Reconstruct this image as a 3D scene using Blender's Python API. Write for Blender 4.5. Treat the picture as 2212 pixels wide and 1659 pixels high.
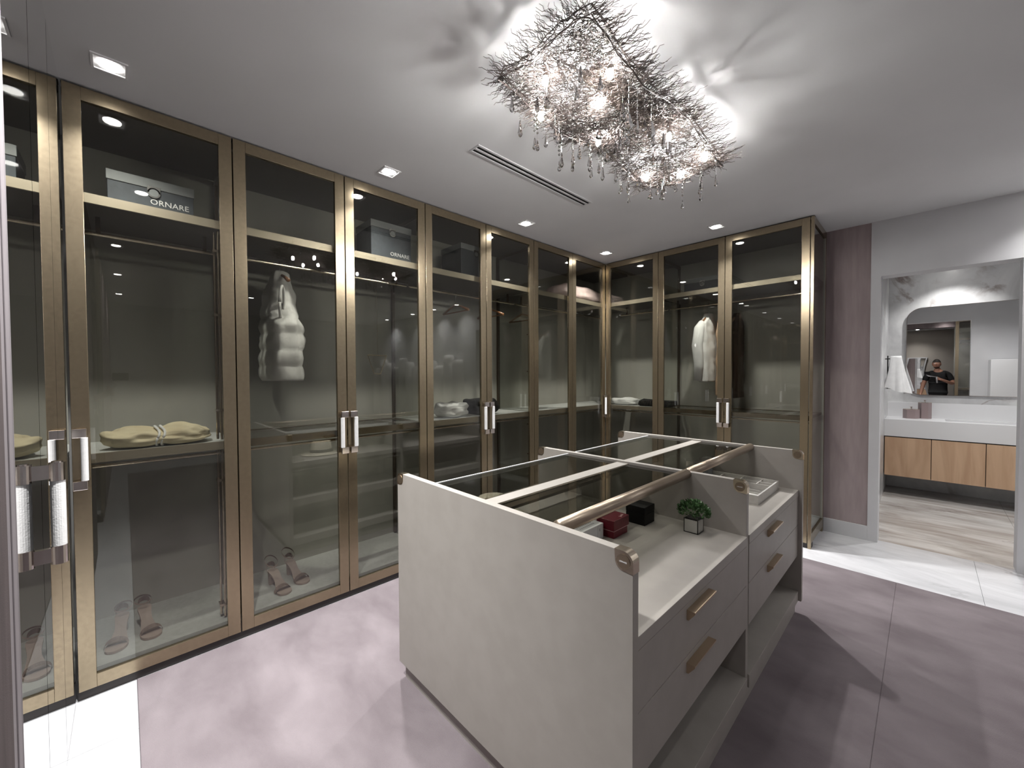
import bpy, bmesh, math, random
from mathutils import Vector, Matrix, noise
PI = math.pi
random.seed(7)
sc = bpy.context.scene
for o in list(bpy.data.objects): bpy.data.objects.remove(o)

# ------------------------------------------------------------------ camera
CAM = Vector((0, 0, 1.52))
yaw, pit, rol = [math.radians(a) for a in (-45.9146, -1.2759, -0.2666)]
fw = Vector((math.sin(yaw)*math.cos(pit), math.cos(yaw)*math.cos(pit), math.sin(pit)))
rt = Vector((math.cos(yaw), -math.sin(yaw), 0)); up = rt.cross(fw)
R_ = rt*math.cos(rol)+up*math.sin(rol); U_ = up*math.cos(rol)-rt*math.sin(rol)
cam = bpy.data.cameras.new('camera'); co = bpy.data.objects.new('camera', cam)
sc.collection.objects.link(co)
m = Matrix((R_, U_, -fw)).transposed().to_4x4(); m.translation = CAM
co.matrix_world = m
cam.sensor_fit = 'HORIZONTAL'; cam.sensor_width = 36.0; cam.lens = 866.05*36.0/2212
cam.clip_start = 0.01
sc.camera = co
# ------------------------------------------------------------------ world, exposure
w = bpy.data.worlds.new('world'); sc.world = w; w.use_nodes = True
w.node_tree.nodes['Background'].inputs[0].default_value = (0.9, 0.93, 1, 1)
w.node_tree.nodes['Background'].inputs[1].default_value = 0.02
vs = sc.view_settings
vs.view_transform = 'Standard'; vs.look = 'None'; vs.gamma = 1; vs.use_curve_mapping = False
vs.exposure = 0.3
cy = sc.cycles
cy.max_bounces = 9; cy.diffuse_bounces = 4; cy.glossy_bounces = 6; cy.transmission_bounces = 6
cy.transparent_max_bounces = 24; cy.caustics_reflective = False; cy.caustics_refractive = False
cy.use_denoising = True; cy.sample_clamp_indirect = 6.0; cy.blur_glossy = 0.3
CEIL = 2.87
XL, YB = -2.73, 4.238          # door planes of the two wardrobe runs

# light levels
SPOT_E, BULB_E, NORTH_E, BATH_E = 228.0, 7.6, 60.0, 85.0

# ------------------------------------------------------------------ materials
def mat(name, col, rough=0.5, metal=0.0, spec=0.5, emis=None, es=0.0):
    m = bpy.data.materials.new(name); m.use_nodes = True
    b = m.node_tree.nodes['Principled BSDF']
    b.inputs['Base Color'].default_value = (*col, 1); b.inputs['Roughness'].default_value = rough
    b.inputs['Metallic'].default_value = metal; b.inputs['Specular IOR Level'].default_value = spec
    if emis: b.inputs['Emission Color'].default_value = (*emis, 1); b.inputs['Emission Strength'].default_value = es
    return m
def grain(m, c1, c2, scale=(8, 8, 8), detail=6, bump=0.0, dist=0.0, lo=0.35, hi=0.65, bscale=None):
    """procedural colour variation between c1 and c2 plus an optional fine relief"""
    nt = m.node_tree; N = nt.nodes; L = nt.links; b = N['Principled BSDF']
    tc = N.new('ShaderNodeTexCoord'); mp = N.new('ShaderNodeMapping'); mp.inputs['Scale'].default_value = scale
    L.new(tc.outputs['Object'], mp.inputs['Vector'])
    n = N.new('ShaderNodeTexNoise'); n.inputs['Scale'].default_value = 1; n.inputs['Detail'].default_value = detail
    n.inputs['Distortion'].default_value = dist
    L.new(mp.outputs[0], n.inputs['Vector'])
    r = N.new('ShaderNodeValToRGB'); e = r.color_ramp.elements
    e[0].position = lo; e[1].position = hi; e[0].color = (*c1, 1); e[1].color = (*c2, 1)
    L.new(n.outputs['Fac'], r.inputs[0]); L.new(r.outputs[0], b.inputs['Base Color'])
    if bump:
        n2 = N.new('ShaderNodeTexNoise'); n2.inputs['Scale'].default_value = bscale or 200
        n2.inputs['Detail'].default_value = 2
        L.new(tc.outputs['Object'], n2.inputs['Vector'])
        bp = N.new('ShaderNodeBump'); bp.inputs['Strength'].default_value = bump; bp.inputs['Distance'].default_value = 0.002
        L.new(n2.outputs['Fac'], bp.inputs['Height']); L.new(bp.outputs[0], b.inputs['Normal'])
    return m
def marble(name, base, dark, vein, scale, rough, rot=0.4, veins=0.06, stretch=(1, 1, 1)):
    m = mat(name, base, rough)
    nt = m.node_tree; N = nt.nodes; L = nt.links; b = N['Principled BSDF']
    tc = N.new('ShaderNodeTexCoord'); mp = N.new('ShaderNodeMapping')
    mp.inputs['Rotation'].default_value = (0.3, 0.2, rot); mp.inputs['Scale'].default_value = stretch
    L.new(tc.outputs['Object'], mp.inputs['Vector'])
    n = N.new('ShaderNodeTexNoise'); n.inputs['Scale'].default_value = scale; n.inputs['Detail'].default_value = 10
    n.inputs['Roughness'].default_value = 0.62; n.inputs['Distortion'].default_value = 0.7
    L.new(mp.outputs[0], n.inputs['Vector'])
    r = N.new('ShaderNodeValToRGB'); e = r.color_ramp.elements
    e[0].position = 0.36; e[0].color = (*dark, 1); e[1].position = 0.62; e[1].color = (*base, 1)
    L.new(n.outputs['Fac'], r.inputs[0])
    n2 = N.new('ShaderNodeTexNoise'); n2.inputs['Scale'].default_value = scale*0.55; n2.inputs['Detail'].default_value = 7
    n2.inputs['Roughness'].default_value = 0.55; n2.inputs['Distortion'].default_value = 1.6
    L.new(mp.outputs[0], n2.inputs['Vector'])
    s = N.new('ShaderNodeMath'); s.operation = 'SUBTRACT'; s.inputs[1].default_value = 0.5
    a = N.new('ShaderNodeMath'); a.operation = 'ABSOLUTE'
    L.new(n2.outputs['Fac'], s.inputs[0]); L.new(s.outputs[0], a.inputs[0])
    r2 = N.new('ShaderNodeValToRGB'); e = r2.color_ramp.elements
    e[0].position = 0.0; e[0].color = (1, 1, 1, 1); e[1].position = veins*0.35; e[1].color = (0, 0, 0, 1)
    L.new(a.outputs[0], r2.inputs[0])
    n3 = N.new('ShaderNodeTexNoise'); n3.inputs['Scale'].default_value = scale*0.9; n3.inputs['Detail'].default_value = 2
    L.new(tc.outputs['Object'], n3.inputs['Vector'])
    r3 = N.new('ShaderNodeValToRGB'); r3.color_ramp.elements[0].position = 0.52; r3.color_ramp.elements[1].position = 0.68
    L.new(n3.outputs['Fac'], r3.inputs[0])
    mu = N.new('ShaderNodeMath'); mu.operation = 'MULTIPLY'
    L.new(r2.outputs[0], mu.inputs[0]); L.new(r3.outputs[0], mu.inputs[1])
    mx = N.new('ShaderNodeMix'); mx.data_type = 'RGBA'
    L.new(mu.outputs[0], mx.inputs[0]); L.new(r.outputs[0], mx.inputs[6]); mx.inputs[7].default_value = (*vein, 1)
    L.new(mx.outputs[2], b.inputs['Base Color'])
    return m
def pane(name, tint, ior, rough=0.0):
    """thin sheet glass: Fresnel mix of a tinted see-through and a mirror reflection"""
    m = bpy.data.materials.new(name); m.use_nodes = True
    nt = m.node_tree; N = nt.nodes; L = nt.links; N.remove(N['Principled BSDF'])
    t = N.new('ShaderNodeBsdfTransparent'); t.inputs[0].default_value = (*tint, 1)
    g = N.new('ShaderNodeBsdfGlossy'); g.inputs['Roughness'].default_value = rough; g.inputs[0].default_value = (1, 1, 1, 1)
    f = N.new('ShaderNodeFresnel'); f.inputs[0].default_value = ior
    # same reflectance on both faces of the thin sheet: invert the index on back faces
    ge = N.new('ShaderNodeNewGeometry'); mr = N.new('ShaderNodeMapRange')
    mr.inputs['To Min'].default_value = ior; mr.inputs['To Max'].default_value = 1/ior
    L.new(ge.outputs['Backfacing'], mr.inputs['Value']); L.new(mr.outputs[0], f.inputs[0])
    x = N.new('ShaderNodeMixShader')
    L.new(f.outputs[0], x.inputs[0]); L.new(t.outputs[0], x.inputs[1]); L.new(g.outputs[0], x.inputs[2])
    L.new(x.outputs[0], N['Material Output'].inputs[0])
    return m
M = {}
M['ceiling'] = grain(mat('ceiling paint', (.66, .66, .67), .9), (.72, .72, .725), (.76, .76, .765), (1.5, 1.5, 1.5), 2)
M['white_wall'] = grain(mat('white wall paint', (.5, .5, .5), .8), (.52, .52, .535), (.56, .56, .575), (2, 2, 2), 2)
M['frame_white'] = grain(mat('pale grey door frame', (.5, .5, .52), .6), (.62, .62, .635), (.66, .66, .675), (3, 3, 3), 2)
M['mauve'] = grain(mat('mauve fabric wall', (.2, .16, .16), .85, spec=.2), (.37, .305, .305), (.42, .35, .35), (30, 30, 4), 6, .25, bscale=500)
M['mauve_shaded'] = grain(mat('mauve fabric wall with painted shade', (.1, .08, .08), .9, spec=.1), (.075, .062, .062), (.095, .078, .078), (30, 30, 4), 6, .25, bscale=500)  # mauve darkened in the colour for the jamb's lack of direct light
M['trim_grey'] = mat('mauve grey jamb trim', (.20, .18, .19), .6)
M['beige_wall'] = grain(mat('beige wall paint', (.5, .45, .4), .85), (.5, .45, .40), (.54, .49, .43), (2, 2, 2), 2)
M['marble'] = marble('white veined marble', (.69, .69, .71), (.53, .53, .55), (.27, .26, .26), 1.3, .16, stretch=(1, 2.6, 1))
M['marble_bath'] = marble('grey marble with rust veins', (.74, .74, .74), (.50, .50, .51), (.14, .06, .03), 1.5, .25, rot=1.0, veins=.07)
M['marble_bathfloor'] = marble('cream floor marble with brown veins', (.70, .68, .66), (.38, .34, .31), (.10, .06, .05), 1.1, .22, rot=.15, veins=.05, stretch=(1, 4, 1))
M['rug'] = grain(mat('mauve rug pile', (.22, .18, .19), .95, spec=.1), (.150, .127, .136), (.226, .197, .208), (2.6, 4.5, 3), 7, .9, .25, .3, .7, 350)
M['bronze'] = grain(mat('satin bronze aluminium', (.36, .29, .195), .25, .93), (.33, .27, .185), (.365, .30, .205), (50, 50, 50), 3)
M['bronze_dark'] = mat('dark bronze', (.11, .085, .065), .4, .7)
M['shelf_front'] = mat('bronze shelf edge', (.52, .455, .36), .38, .7)
M['gold'] = mat('polished champagne metal', (.70, .61, .49), .2, 1)
M['chrome'] = mat('polished nickel', (.66, .60, .57), .12, 1)
M['leather'] = grain(mat('white leather wrap', (.78, .78, .78), .55), (.74, .74, .74), (.80, .80, .80), (60, 60, 60), 4, .3)
M['plinth'] = mat('dark plinth', (.022, .017, .016), .4)
M['carcass'] = grain(mat('taupe wardrobe lining', (.42, .41, .375), .7, spec=.3), (.41, .40, .365), (.45, .44, .405), (6, 6, 1.5), 4, .1)
M['carcass_base'] = grain(mat('grey linen shelf board', (.4, .4, .4), .6), (.58, .59, .58), (.64, .65, .64), (40, 40, 40), 4)
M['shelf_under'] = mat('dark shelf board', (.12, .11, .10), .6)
M['glass'] = pane('smoked wardrobe glass', (.76, .76, .735), 1.55)
M['glass_clear'] = pane('grey shelf glass', (.88, .89, .87), 1.5)
M['glass_top'] = pane('smoked island glass', (.52, .52, .49), 1.5)
M['mirror'] = mat('silver mirror', (.88, .88, .88), .0, 1)
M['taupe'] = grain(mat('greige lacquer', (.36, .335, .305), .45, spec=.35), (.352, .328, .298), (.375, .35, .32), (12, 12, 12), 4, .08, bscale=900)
M['taupe_in'] = mat('greige board with painted shade', (.30, .28, .26), .6)  # greige copy with the interior shade put into its darker colour
M['satin_tube'] = mat('satin champagne tube', (.44, .36, .28), .32, .85)
M['cap_face'] = mat('brown bronze disc', (.26, .205, .15), .35, .8)
M['drawer_pull'] = mat('brushed brass pull', (.50, .385, .27), .3, .9)
M['oak'] = grain(mat('light oak veneer', (.45, .28, .16), .45), (.50, .32, .20), (.63, .43, .28), (9, 9, .9), 7, 0, 1.2)
M['white_solid'] = mat('white solid surface', (.74, .74, .75), .3)
M['black_gap'] = mat('black recess', (.008, .008, .008), .8)
M['slot_black'] = mat('black slot', (.004, .004, .004), .9)
M['vent_white'] = mat('white painted metal', (.62, .62, .63), .5)
M['twig'] = grain(mat('bronze branch wire', (.07, .05, .045), .4, .6), (.05, .040, .036), (.12, .095, .085), (20, 20, 20), 3)
M['lamp'] = mat('lamp glow', (1, 1, 1), .3, emis=(1, .985, .96), es=BULB_E*130)
M['disc'] = mat('downlight lens', (1, 1, 1), .3, emis=(1, .98, .95), es=40)
M['lens_rim'] = mat('downlight white frame', (.85, .85, .85), .3)
M['box_blue'] = grain(mat('slate blue box paper', (.05, .06, .07), .6), (.040, .048, .060), (.060, .072, .088), (40, 40, 40), 4)
M['box_lid'] = mat('pale grey lid band', (.24, .255, .265), .5)
M['letter'] = mat('white lettering', (.9, .9, .9), .5)
M['silver'] = mat('silver badge', (.6, .6, .6), .25, 1)
M['vest'] = grain(mat('white quilted nylon', (.78, .77, .75), .5), (.74, .73, .71), (.80, .79, .77), (14, 14, 14), 3, .5, bscale=60)
M['white_cloth'] = grain(mat('white cotton', (.88, .88, .88), .85), (.85, .85, .85), (.90, .90, .90), (20, 20, 20), 4, .4, bscale=90)
M['cream_cloth'] = grain(mat('cream cotton', (.72, .62, .42), .85), (.68, .58, .39), (.76, .67, .47), (10, 10, 10), 4, .5, bscale=70)
M['black_cloth'] = mat('black wool', (.006, .006, .006), .9)
M['brown_cloth'] = grain(mat('brown suede', (.05, .03, .02), .9), (.045, .026, .018), (.065, .038, .025), (14, 14, 3), 4)
M['tan_cloth'] = mat('tan silk', (.55, .38, .26), .5)
M['pink_cloth'] = grain(mat('blush satin quilt', (.62, .46, .44), .45), (.68, .51, .50), (.80, .64, .62), (6, 20, 6), 5, .5, bscale=40)
M['nude'] = grain(mat('nude suede', (.45, .34, .30), .7), (.42, .32, .28), (.48, .37, .33), (60, 60, 60), 3)
M['nude_in'] = mat('nude insole', (.50, .40, .36), .5)
M['wood'] = mat('walnut hanger wood', (.28, .13, .06), .35)
M['brass'] = mat('bright brass wire', (.75, .60, .36), .2, 1)
M['red'] = grain(mat('crimson leatherette', (.12, .003, .012), .35), (.11, .003, .011), (.135, .004, .015), (80, 80, 80), 3)
M['red_top'] = M['red']
M['pink_line'] = mat('pale pink liner', (.65, .42, .42), .5)
M['black_box'] = mat('black leatherette', (.0025, .0025, .003), .5, spec=.25)
M['white_box'] = mat('white card', (.74, .74, .74), .5)
M['print'] = mat('grey print', (.38, .38, .38), .6)
M['leaf'] = grain(mat('glossy green leaf', (.06, .13, .045), .35), (.035, .085, .025), (.10, .20, .08), (40, 40, 40), 2)
M['soil'] = mat('dark soil', (.01, .008, .006), .9)
M['pot'] = mat('mirrored pot face', (.62, .62, .60), .22, .55)
M['pot_edge'] = mat('black pot edge', (.006, .006, .006), .4)
M['tray'] = grain(mat('off white leather tray', (.62, .60, .56), .6), (.58, .56, .52), (.64, .62, .58), (50, 50, 50), 3)
M['tray_in'] = mat('grey suede tray lining', (.24, .22, .21), .9)
M['straw'] = grain(mat('pale straw', (.66, .61, .49), .8), (.55, .50, .39), (.72, .67, .55), (70, 70, 70), 3)
M['ribbon'] = mat('dark hat ribbon', (.03, .025, .02), .6)
M['bath_pot'] = mat('mauve stoneware', (.30, .23, .23), .35)
M['skin'] = mat('skin', (.42, .22, .15), .5)
M['hair'] = mat('dark cropped hair', (.02, .015, .012), .7)
M['stubble'] = mat('short brown beard', (.07, .04, .03), .8)
M['tee'] = mat('black cotton tee', (.006, .006, .007), .85)
M['trousers'] = mat('dark trousers', (.012, .012, .014), .85)
M['shoe'] = mat('dark shoe leather', (.02, .02, .02), .5)
M['eye'] = mat('eye white', (.7, .7, .7), .2)
M['lip'] = mat('lip', (.32, .12, .09), .5)
M['phone'] = mat('black phone glass', (.01, .01, .012), .1)
M['gimbal'] = mat('silver gimbal', (.55, .55, .56), .3, .8)
M['panel_white'] = grain(mat('white upholstery', (.66, .65, .64), .7), (.62, .61, .60), (.68, .67, .66), (20, 20, 20), 3)
M['crystal'] = mat('clear crystal', (1, 1, 1), .0)
M['crystal'].node_tree.nodes['Principled BSDF'].inputs['Transmission Weight'].default_value = 1
M['crystal'].node_tree.nodes['Principled BSDF'].inputs['IOR'].default_value = 1.6
M['wire'] = mat('thin silver wire', (.6, .6, .6), .25, 1)

# ------------------------------------------------------------------ helpers
C = sc.collection
def setp(o, label=None, cat=None, group=None, kind=None):
    if label: o['label'] = label
    if cat: o['category'] = cat
    if group: o['group'] = group
    if kind: o['kind'] = kind
    return o
def thing(name, label, cat, loc=(0, 0, 0), rotz=0, group=None):
    o = bpy.data.objects.new(name, None); C.objects.link(o)
    o.empty_display_size = .05; o.location = loc; o.rotation_euler = (0, 0, rotz)
    return setp(o, label, cat, group)
def obj(name, bm, mats, parent=None, smooth=False, bevel=0, local=False, sub=0, auto=None):
    """bm in world coordinates (moved into the parent's frame) unless local=True"""
    if parent is not None and not local:
        off = Vector(parent.location)
        p = parent.parent
        while p is not None: off += Vector(p.location); p = p.parent
        bmesh.ops.translate(bm, vec=-off, verts=bm.verts)
    me = bpy.data.meshes.new(name); bm.normal_update(); bm.to_mesh(me); bm.free()
    for q in (mats if isinstance(mats, (list, tuple)) else [mats]): me.materials.append(M[q] if isinstance(q, str) else q)
    if smooth:
        for p in me.polygons: p.use_smooth = True
    o = bpy.data.objects.new(name, me); C.objects.link(o)
    if parent is not None: o.parent = parent
    if bevel:
        md = o.modifiers.new('bevel', 'BEVEL'); md.width = bevel; md.segments = 2; md.limit_method = 'ANGLE'
    if sub:
        md = o.modifiers.new('sub', 'SUBSURF'); md.levels = sub; md.render_levels = sub
    return o
def struct(name, bm, mats, parent=None, **k):
    o = obj(name, bm, mats, parent, **k)
    if parent is None: o['kind'] = 'structure'
    return o
def B(bm, x0, y0, z0, x1, y1, z1, mi=0):
    if x0 > x1: x0, x1 = x1, x0
    if y0 > y1: y0, y1 = y1, y0
    if z0 > z1: z0, z1 = z1, z0
    v = [bm.verts.new(p) for p in ((x0, y0, z0), (x1, y0, z0), (x1, y1, z0), (x0, y1, z0), (x0, y0, z1), (x1, y0, z1), (x1, y1, z1), (x0, y1, z1))]
    for f in ((3, 2, 1, 0), (4, 5, 6, 7), (0, 1, 5, 4), (1, 2, 6, 5), (2, 3, 7, 6), (3, 0, 4, 7)):
        bm.faces.new([v[i] for i in f]).material_index = mi
    return bm
def box(*a): return B(bmesh.new(), *a)
def tube(bm, pts, r, n=8, mi=0, cap=True, rs=None):
    pts = [Vector(p) for p in pts]; rings = []
    for i, p in enumerate(pts):
        d = (pts[min(i+1, len(pts)-1)]-pts[max(i-1, 0)])
        d = d.normalized() if d.length > 1e-9 else Vector((0, 0, 1))
        a = d.orthogonal().normalized() if i == 0 else (prev - d*prev.dot(d)).normalized()
        prev = a; b = d.cross(a); rr = rs[i] if rs else r
        rings.append([bm.verts.new(p+(a*math.cos(2*PI*k/n)+b*math.sin(2*PI*k/n))*rr) for k in range(n)])
    for i in range(len(rings)-1):
        for k in range(n):
            bm.faces.new((rings[i][k], rings[i][(k+1) % n], rings[i+1][(k+1) % n], rings[i+1][k])).material_index = mi
    if cap:
        bm.faces.new(rings[0][::-1]).material_index = mi; bm.faces.new(rings[-1]).material_index = mi
    return bm
def lathe(bm, prof, c=(0, 0, 0), n=24, mi=0, sx=1, sy=1):
    rings = []
    for r, z in prof:
        rings.append([bm.verts.new((c[0]+sx*r*math.cos(2*PI*k/n), c[1]+sy*r*math.sin(2*PI*k/n), c[2]+z)) for k in range(n)])
    for i in range(len(rings)-1):
        for k in range(n):
            bm.faces.new((rings[i][k], rings[i][(k+1) % n], rings[i+1][(k+1) % n], rings[i+1][k])).material_index = mi
    bm.faces.new(rings[0][::-1]).material_index = mi; bm.faces.new(rings[-1]).material_index = mi
    return bm
def prism(bm, poly, axis, a0, a1, mi=0):
    """extrude a 2-D polygon along axis: 'y' takes (x,z), 'x' takes (y,z), 'z' takes (x,y)"""
    def P(p, a): return {'y': (p[0], a, p[1]), 'x': (a, p[0], p[1]), 'z': (p[0], p[1], a)}[axis]
    v0 = [bm.verts.new(P(p, a0)) for p in poly]; v1 = [bm.verts.new(P(p, a1)) for p in poly]
    n = len(poly)
    bm.faces.new(v0).material_index = mi; bm.faces.new(v1[::-1]).material_index = mi
    for i in range(n): bm.faces.new((v0[i], v1[i], v1[(i+1) % n], v0[(i+1) % n])).material_index = mi
    bmesh.ops.recalc_face_normals(bm, faces=bm.faces)
    return bm
def copy_tree(o, parent=None):
    c = o.copy(); C.objects.link(c); c.parent = parent
    for ch in [x for x in o.children]: copy_tree(ch, c)
    return c
_font_cache = {}
def text_mesh(txt, size, extrude=.0006, spacing=1.0):
    cu = bpy.data.curves.new('lettering', 'FONT'); cu.body = txt; cu.size = size; cu.extrude = extrude
    cu.align_x = 'CENTER'; cu.space_character = spacing; cu.resolution_u = 2
    t = bpy.data.objects.new('lettering', cu); C.objects.link(t)
    dg = bpy.context.evaluated_depsgraph_get(); dg.update()
    me = bpy.data.meshes.new_from_object(t.evaluated_get(dg))
    bpy.data.objects.remove(t)
    return me
def lettering(txt, size, mw, parent, m='letter', sx=1.0, spacing=1.0):
    me = text_mesh(txt, size, spacing=spacing); me.materials.clear(); me.materials.append(M[m])
    me.transform(Matrix.Diagonal((sx, 1, 1, 1)))
    me.transform(mw)
    off = Vector(parent.location)
    if parent.parent: off += Vector(parent.parent.location)
    me.transform(Matrix.Translation(-off))
    o = bpy.data.objects.new('lettering', me); C.objects.link(o); o.parent = parent
    return o
def frame_mw(origin, xaxis, yaxis):
    x = Vector(xaxis).normalized(); y = Vector(yaxis).normalized(); z = x.cross(y)
    m = Matrix((x, y, z)).transposed().to_4x4(); m.translation = Vector(origin); return m

# ------------------------------------------------------------------ lights
def spot(x, y, z, e, size=125, blend=.7, r=.03, col=(1, .99, .975)):
    l = bpy.data.lights.new('spot_light', 'SPOT'); l.energy = e; l.spot_size = math.radians(size); l.spot_blend = blend
    l.shadow_soft_size = r; l.color = col
    o = bpy.data.objects.new('spot_light', l); C.objects.link(o); o.location = (x, y, z); return o

# ------------------------------------------------------------------ room shell
# floor: base, marble slabs with open joints
fb = struct('floor', box(-3.5, -3.6, -.12, 5.0, 7.7, -.02), 'plinth')
def slab(x0, y0, x1, y1, m):
    return obj('marble_slab', box(x0+.0008, y0+.0008, -.02, x1-.0008, y1-.0008, 0), m, fb)
for (y0, y1) in ((3.986, 4.91),):
    xs = [-3.4, -2.1, -.91, .288, 1.485, 2.68, 3.88, 4.95]
    for a, b in zip(xs[:-1], xs[1:]): slab(a, y0, b, y1, 'marble')
for a, b in zip([-3.4, -2.35, -1.15, .05, 1.25, 2.45, 3.7], [-2.35, -1.15, .05, 1.25, 2.45, 3.7, 4.95]): slab(a, -1.0, b, .02, 'marble')
slab(-3.4, .02, -2.6, 3.986, 'marble'); slab(3.2, .02, 4.95, 3.986, 'marble')
for a, b in zip([-3.4, -1.2, 1.0, 3.0], [-1.2, 1.0, 3.0, 4.95]): slab(a, -3.6, b, -1.0, 'marble')
for a, b in ((-.6, .62), (.62, 2.0)):
    for c, d in ((4.91, 6.2), (6.2, 7.6)): slab(a, c, b, d, 'marble_bathfloor')
struct('ceiling', box(-3.5, -3.6, CEIL, 5.0, 7.7, CEIL+.1), 'ceiling')
struct('wall_left', box(-3.5, -3.6, 0, -3.37, 5.0, CEIL), 'white_wall')
struct('wall_right', box(4.9, -3.6, 0, 5.0, 5.0, CEIL), 'white_wall')
struct('wall_back', box(-3.37, 4.85, 0, -.3555, 4.97, CEIL), 'mauve')
# white doorway wall to the bathroom
bm = bmesh.new()
B(bm, -.355, 4.838, 0, -.285, 5.0, CEIL); B(bm, -.285, 4.838, 2.38, .497, 5.0, CEIL); B(bm, .497, 4.838, 0, 4.9, 5.0, CEIL)
struct('wall_bathroom_doorway', bm, 'frame_white')
struct('baseboard_back', box(-.674, 4.838, 0, -.3551, 4.85, .13), 'frame_white', bevel=.002)
# bathroom shell
struct('wall_bathroom_left', box(-.46, 5.0, 0, -.36, 7.6, CEIL), 'marble_bath')
struct('wall_bathroom_back', box(-.46, 7.44, 0, 2.0, 7.6, CEIL), 'marble_bath')
struct('wall_bathroom_right', box(1.9, 5.0, 0, 2.0, 7.44, CEIL), 'marble_bath')
# south wall with the doorway the photographer stands in
bm = bmesh.new()
B(bm, -1.379, -.33, 0, -.52, -.187, CEIL); B(bm, -.52, -.33, 2.68, .50, -.187, CEIL)
struct('wall_front', bm, 'mauve_shaded')
struct('wall_front_side', box(1.16, -.33, 0, 4.9, -.17, CEIL), 'mauve')
struct('wall_far_hall', box(-3.4, -3.6, 0, 4.9, -3.45, CEIL), 'beige_wall')
bm = bmesh.new(); B(bm, -1.47, -.25, 0, -1.428, -.1865, CEIL); B(bm, -1.4275, -.25, 0, -1.38, -.189, CEIL)
struct('trim_1', bm, 'trim_grey', bevel=.002)
# mirrored doors on the left part of the front wall
for i, (a, b) in enumerate(((-2.72, -2.313), (-2.307, -1.863), (-1.857, -1.4705))):
    t = thing('mirrored_door', ['full height mirror door in the corner beside the glass wardrobe', 'middle full height mirror door of the three', 'full height mirror door beside the mauve wall with leather wrapped pull'][i], 'door', ((a+b)/2, -.2, 0))
    obj('mirror_panel', box(a, -.215, .03, b, -.185, CEIL-.004), 'mirror', t)
    if i == 2:
        x = -1.85
        bm = bmesh.new()
        for z0 in (.95, 1.205):
            tube(bm, [(x, -.151, z0), (x, -.151, z0+.055)], .0185, 20)
            B(bm, x-.007, -.186, z0+.006, x+.007, -.151, z0+.049)
        tube(bm, [(x, -.151, 1.26), (x, -.151, 1.264)], .0125, 16)
        tube(bm, [(x, -.151, .97), (x, -.151, 1.24)], .009, 10)
        h = obj('door_handle', bm, 'chrome', t); h['label'] = 'polished metal pull fittings'
        g = obj('leather_grip', tube(bmesh.new(), [(x, -.151, 1.0045), (x, -.151, 1.2045)], .0165, 20), 'leather', h, smooth=False)
# ------------------------------------------------------------------ ceiling fittings
def downlight(x, y, label, group, e, size=118, s=.058, z=CEIL, blend=1.0):
    t = thing('ceiling_downlight', label, 'ceiling light', (x, y, z), 0, group)
    bm = bmesh.new()
    for (a, b, c, d) in ((-s, -s, s, -s+.009), (-s, s-.009, s, s), (-s, -s+.009, -s+.009, s-.009), (s-.009, -s+.009, s, s-.009)):
        B(bm, x+a, y+b, z-.006, x+c, y+d, z-.0002)
    B(bm, x-s+.009, y-s+.009, z-.0014, x+s-.009, y+s-.009, z-.0002)
    obj('trim_frame', bm, 'lens_rim', t)
    bm = bmesh.new(); lathe(bm, [(.036, 0), (.036, .003)], (x, y, z-.0046), 20)
    obj('lens', bm, 'disc', t)
    spot(x, y, z-.012, e, size, blend)
    return t
G = 'square downlights along the wardrobes'
downlight(-2.478, -.018, 'square recessed downlight nearest the mirror doors', G, SPOT_E)
downlight(-2.492, 1.288, 'square recessed downlight above the third glass door, left of the slot vent', G, SPOT_E)
downlight(-2.492, 2.595, 'square recessed downlight just beyond the far end of the slot vent', G, SPOT_E)
downlight(-2.484, 3.865, 'square recessed downlight over the inner wardrobe corner', G, SPOT_E)
downlight(-1.351, 3.916, 'square recessed downlight above the back wardrobe doors', G, SPOT_E)
for x, lb in ((.78, 'square recessed downlight just right of the bathroom doorway'), (1.55, 'square downlight second from the bathroom doorway along the side wall'), (2.4, 'square downlight third from the bathroom doorway along the side wall'), (3.6, 'square downlight farthest from the bathroom doorway')):
    downlight(x, 4.6, lb, 'downlights washing the side wall', NORTH_E, 120)
for x, lb in ((-1.46, 'square recessed downlight above the mirrored doors'), (.32, 'square recessed downlight over the entry doorway'), (1.93, 'square recessed downlight right of the entry doorway'), (3.66, 'square recessed downlight at the far end of the entry wall')):
    downlight(x, .12 if x < 0 else -.03, lb, 'downlights along the entry wall', 350 if x < 0 else 22, 96 if x < 0 else 140)
downlight(.225, 7.10, 'recessed downlight over the bathroom mirror', None, BATH_E*.5, 112, blend=.6)
downlight(.5, 6.0, 'added unseen fill light in the middle of the bathroom ceiling', None, BATH_E*1.35, 130)  # added lamp, no fixture seen here; lifts the bathroom light
downlight(2.6, 1.6, 'added unseen fill light at the far right side of the dressing room', None, 58, 150)  # added fill from the right for the drawer fronts, no fixture seen
downlight(-.2, -2.9, 'recessed downlight in the hall behind', None, 40, 120)
t = thing('slot_vent', 'long white linear air vent with two black slots', 'vent', (-1.88, 2.085, CEIL))
bm = bmesh.new()
x0, x1, y0, y1 = -1.925, -1.835, 1.515, 2.66
B(bm, x0, y0, CEIL-.006, x0+.014, y1, CEIL-.0002); B(bm, x1-.014, y0, CEIL-.006, x1, y1, CEIL-.0002)
B(bm, x0+.014, y0, CEIL-.006, x1-.014, y0+.01, CEIL-.0002); B(bm, x0+.014, y1-.01, CEIL-.006, x1-.014, y1, CEIL-.0002)
obj('vent_frame', bm, 'vent_white', t)
obj('vent_blade', box((x0+x1)/2-.007, y0+.01, CEIL-.006, (x0+x1)/2+.007, y1-.01, CEIL-.0018), 'vent_white', t)
obj('slot', box(x0+.014, y0+.01, CEIL-.0017, x1-.014, y1-.01, CEIL-.0002), 'slot_black', t)

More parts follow.
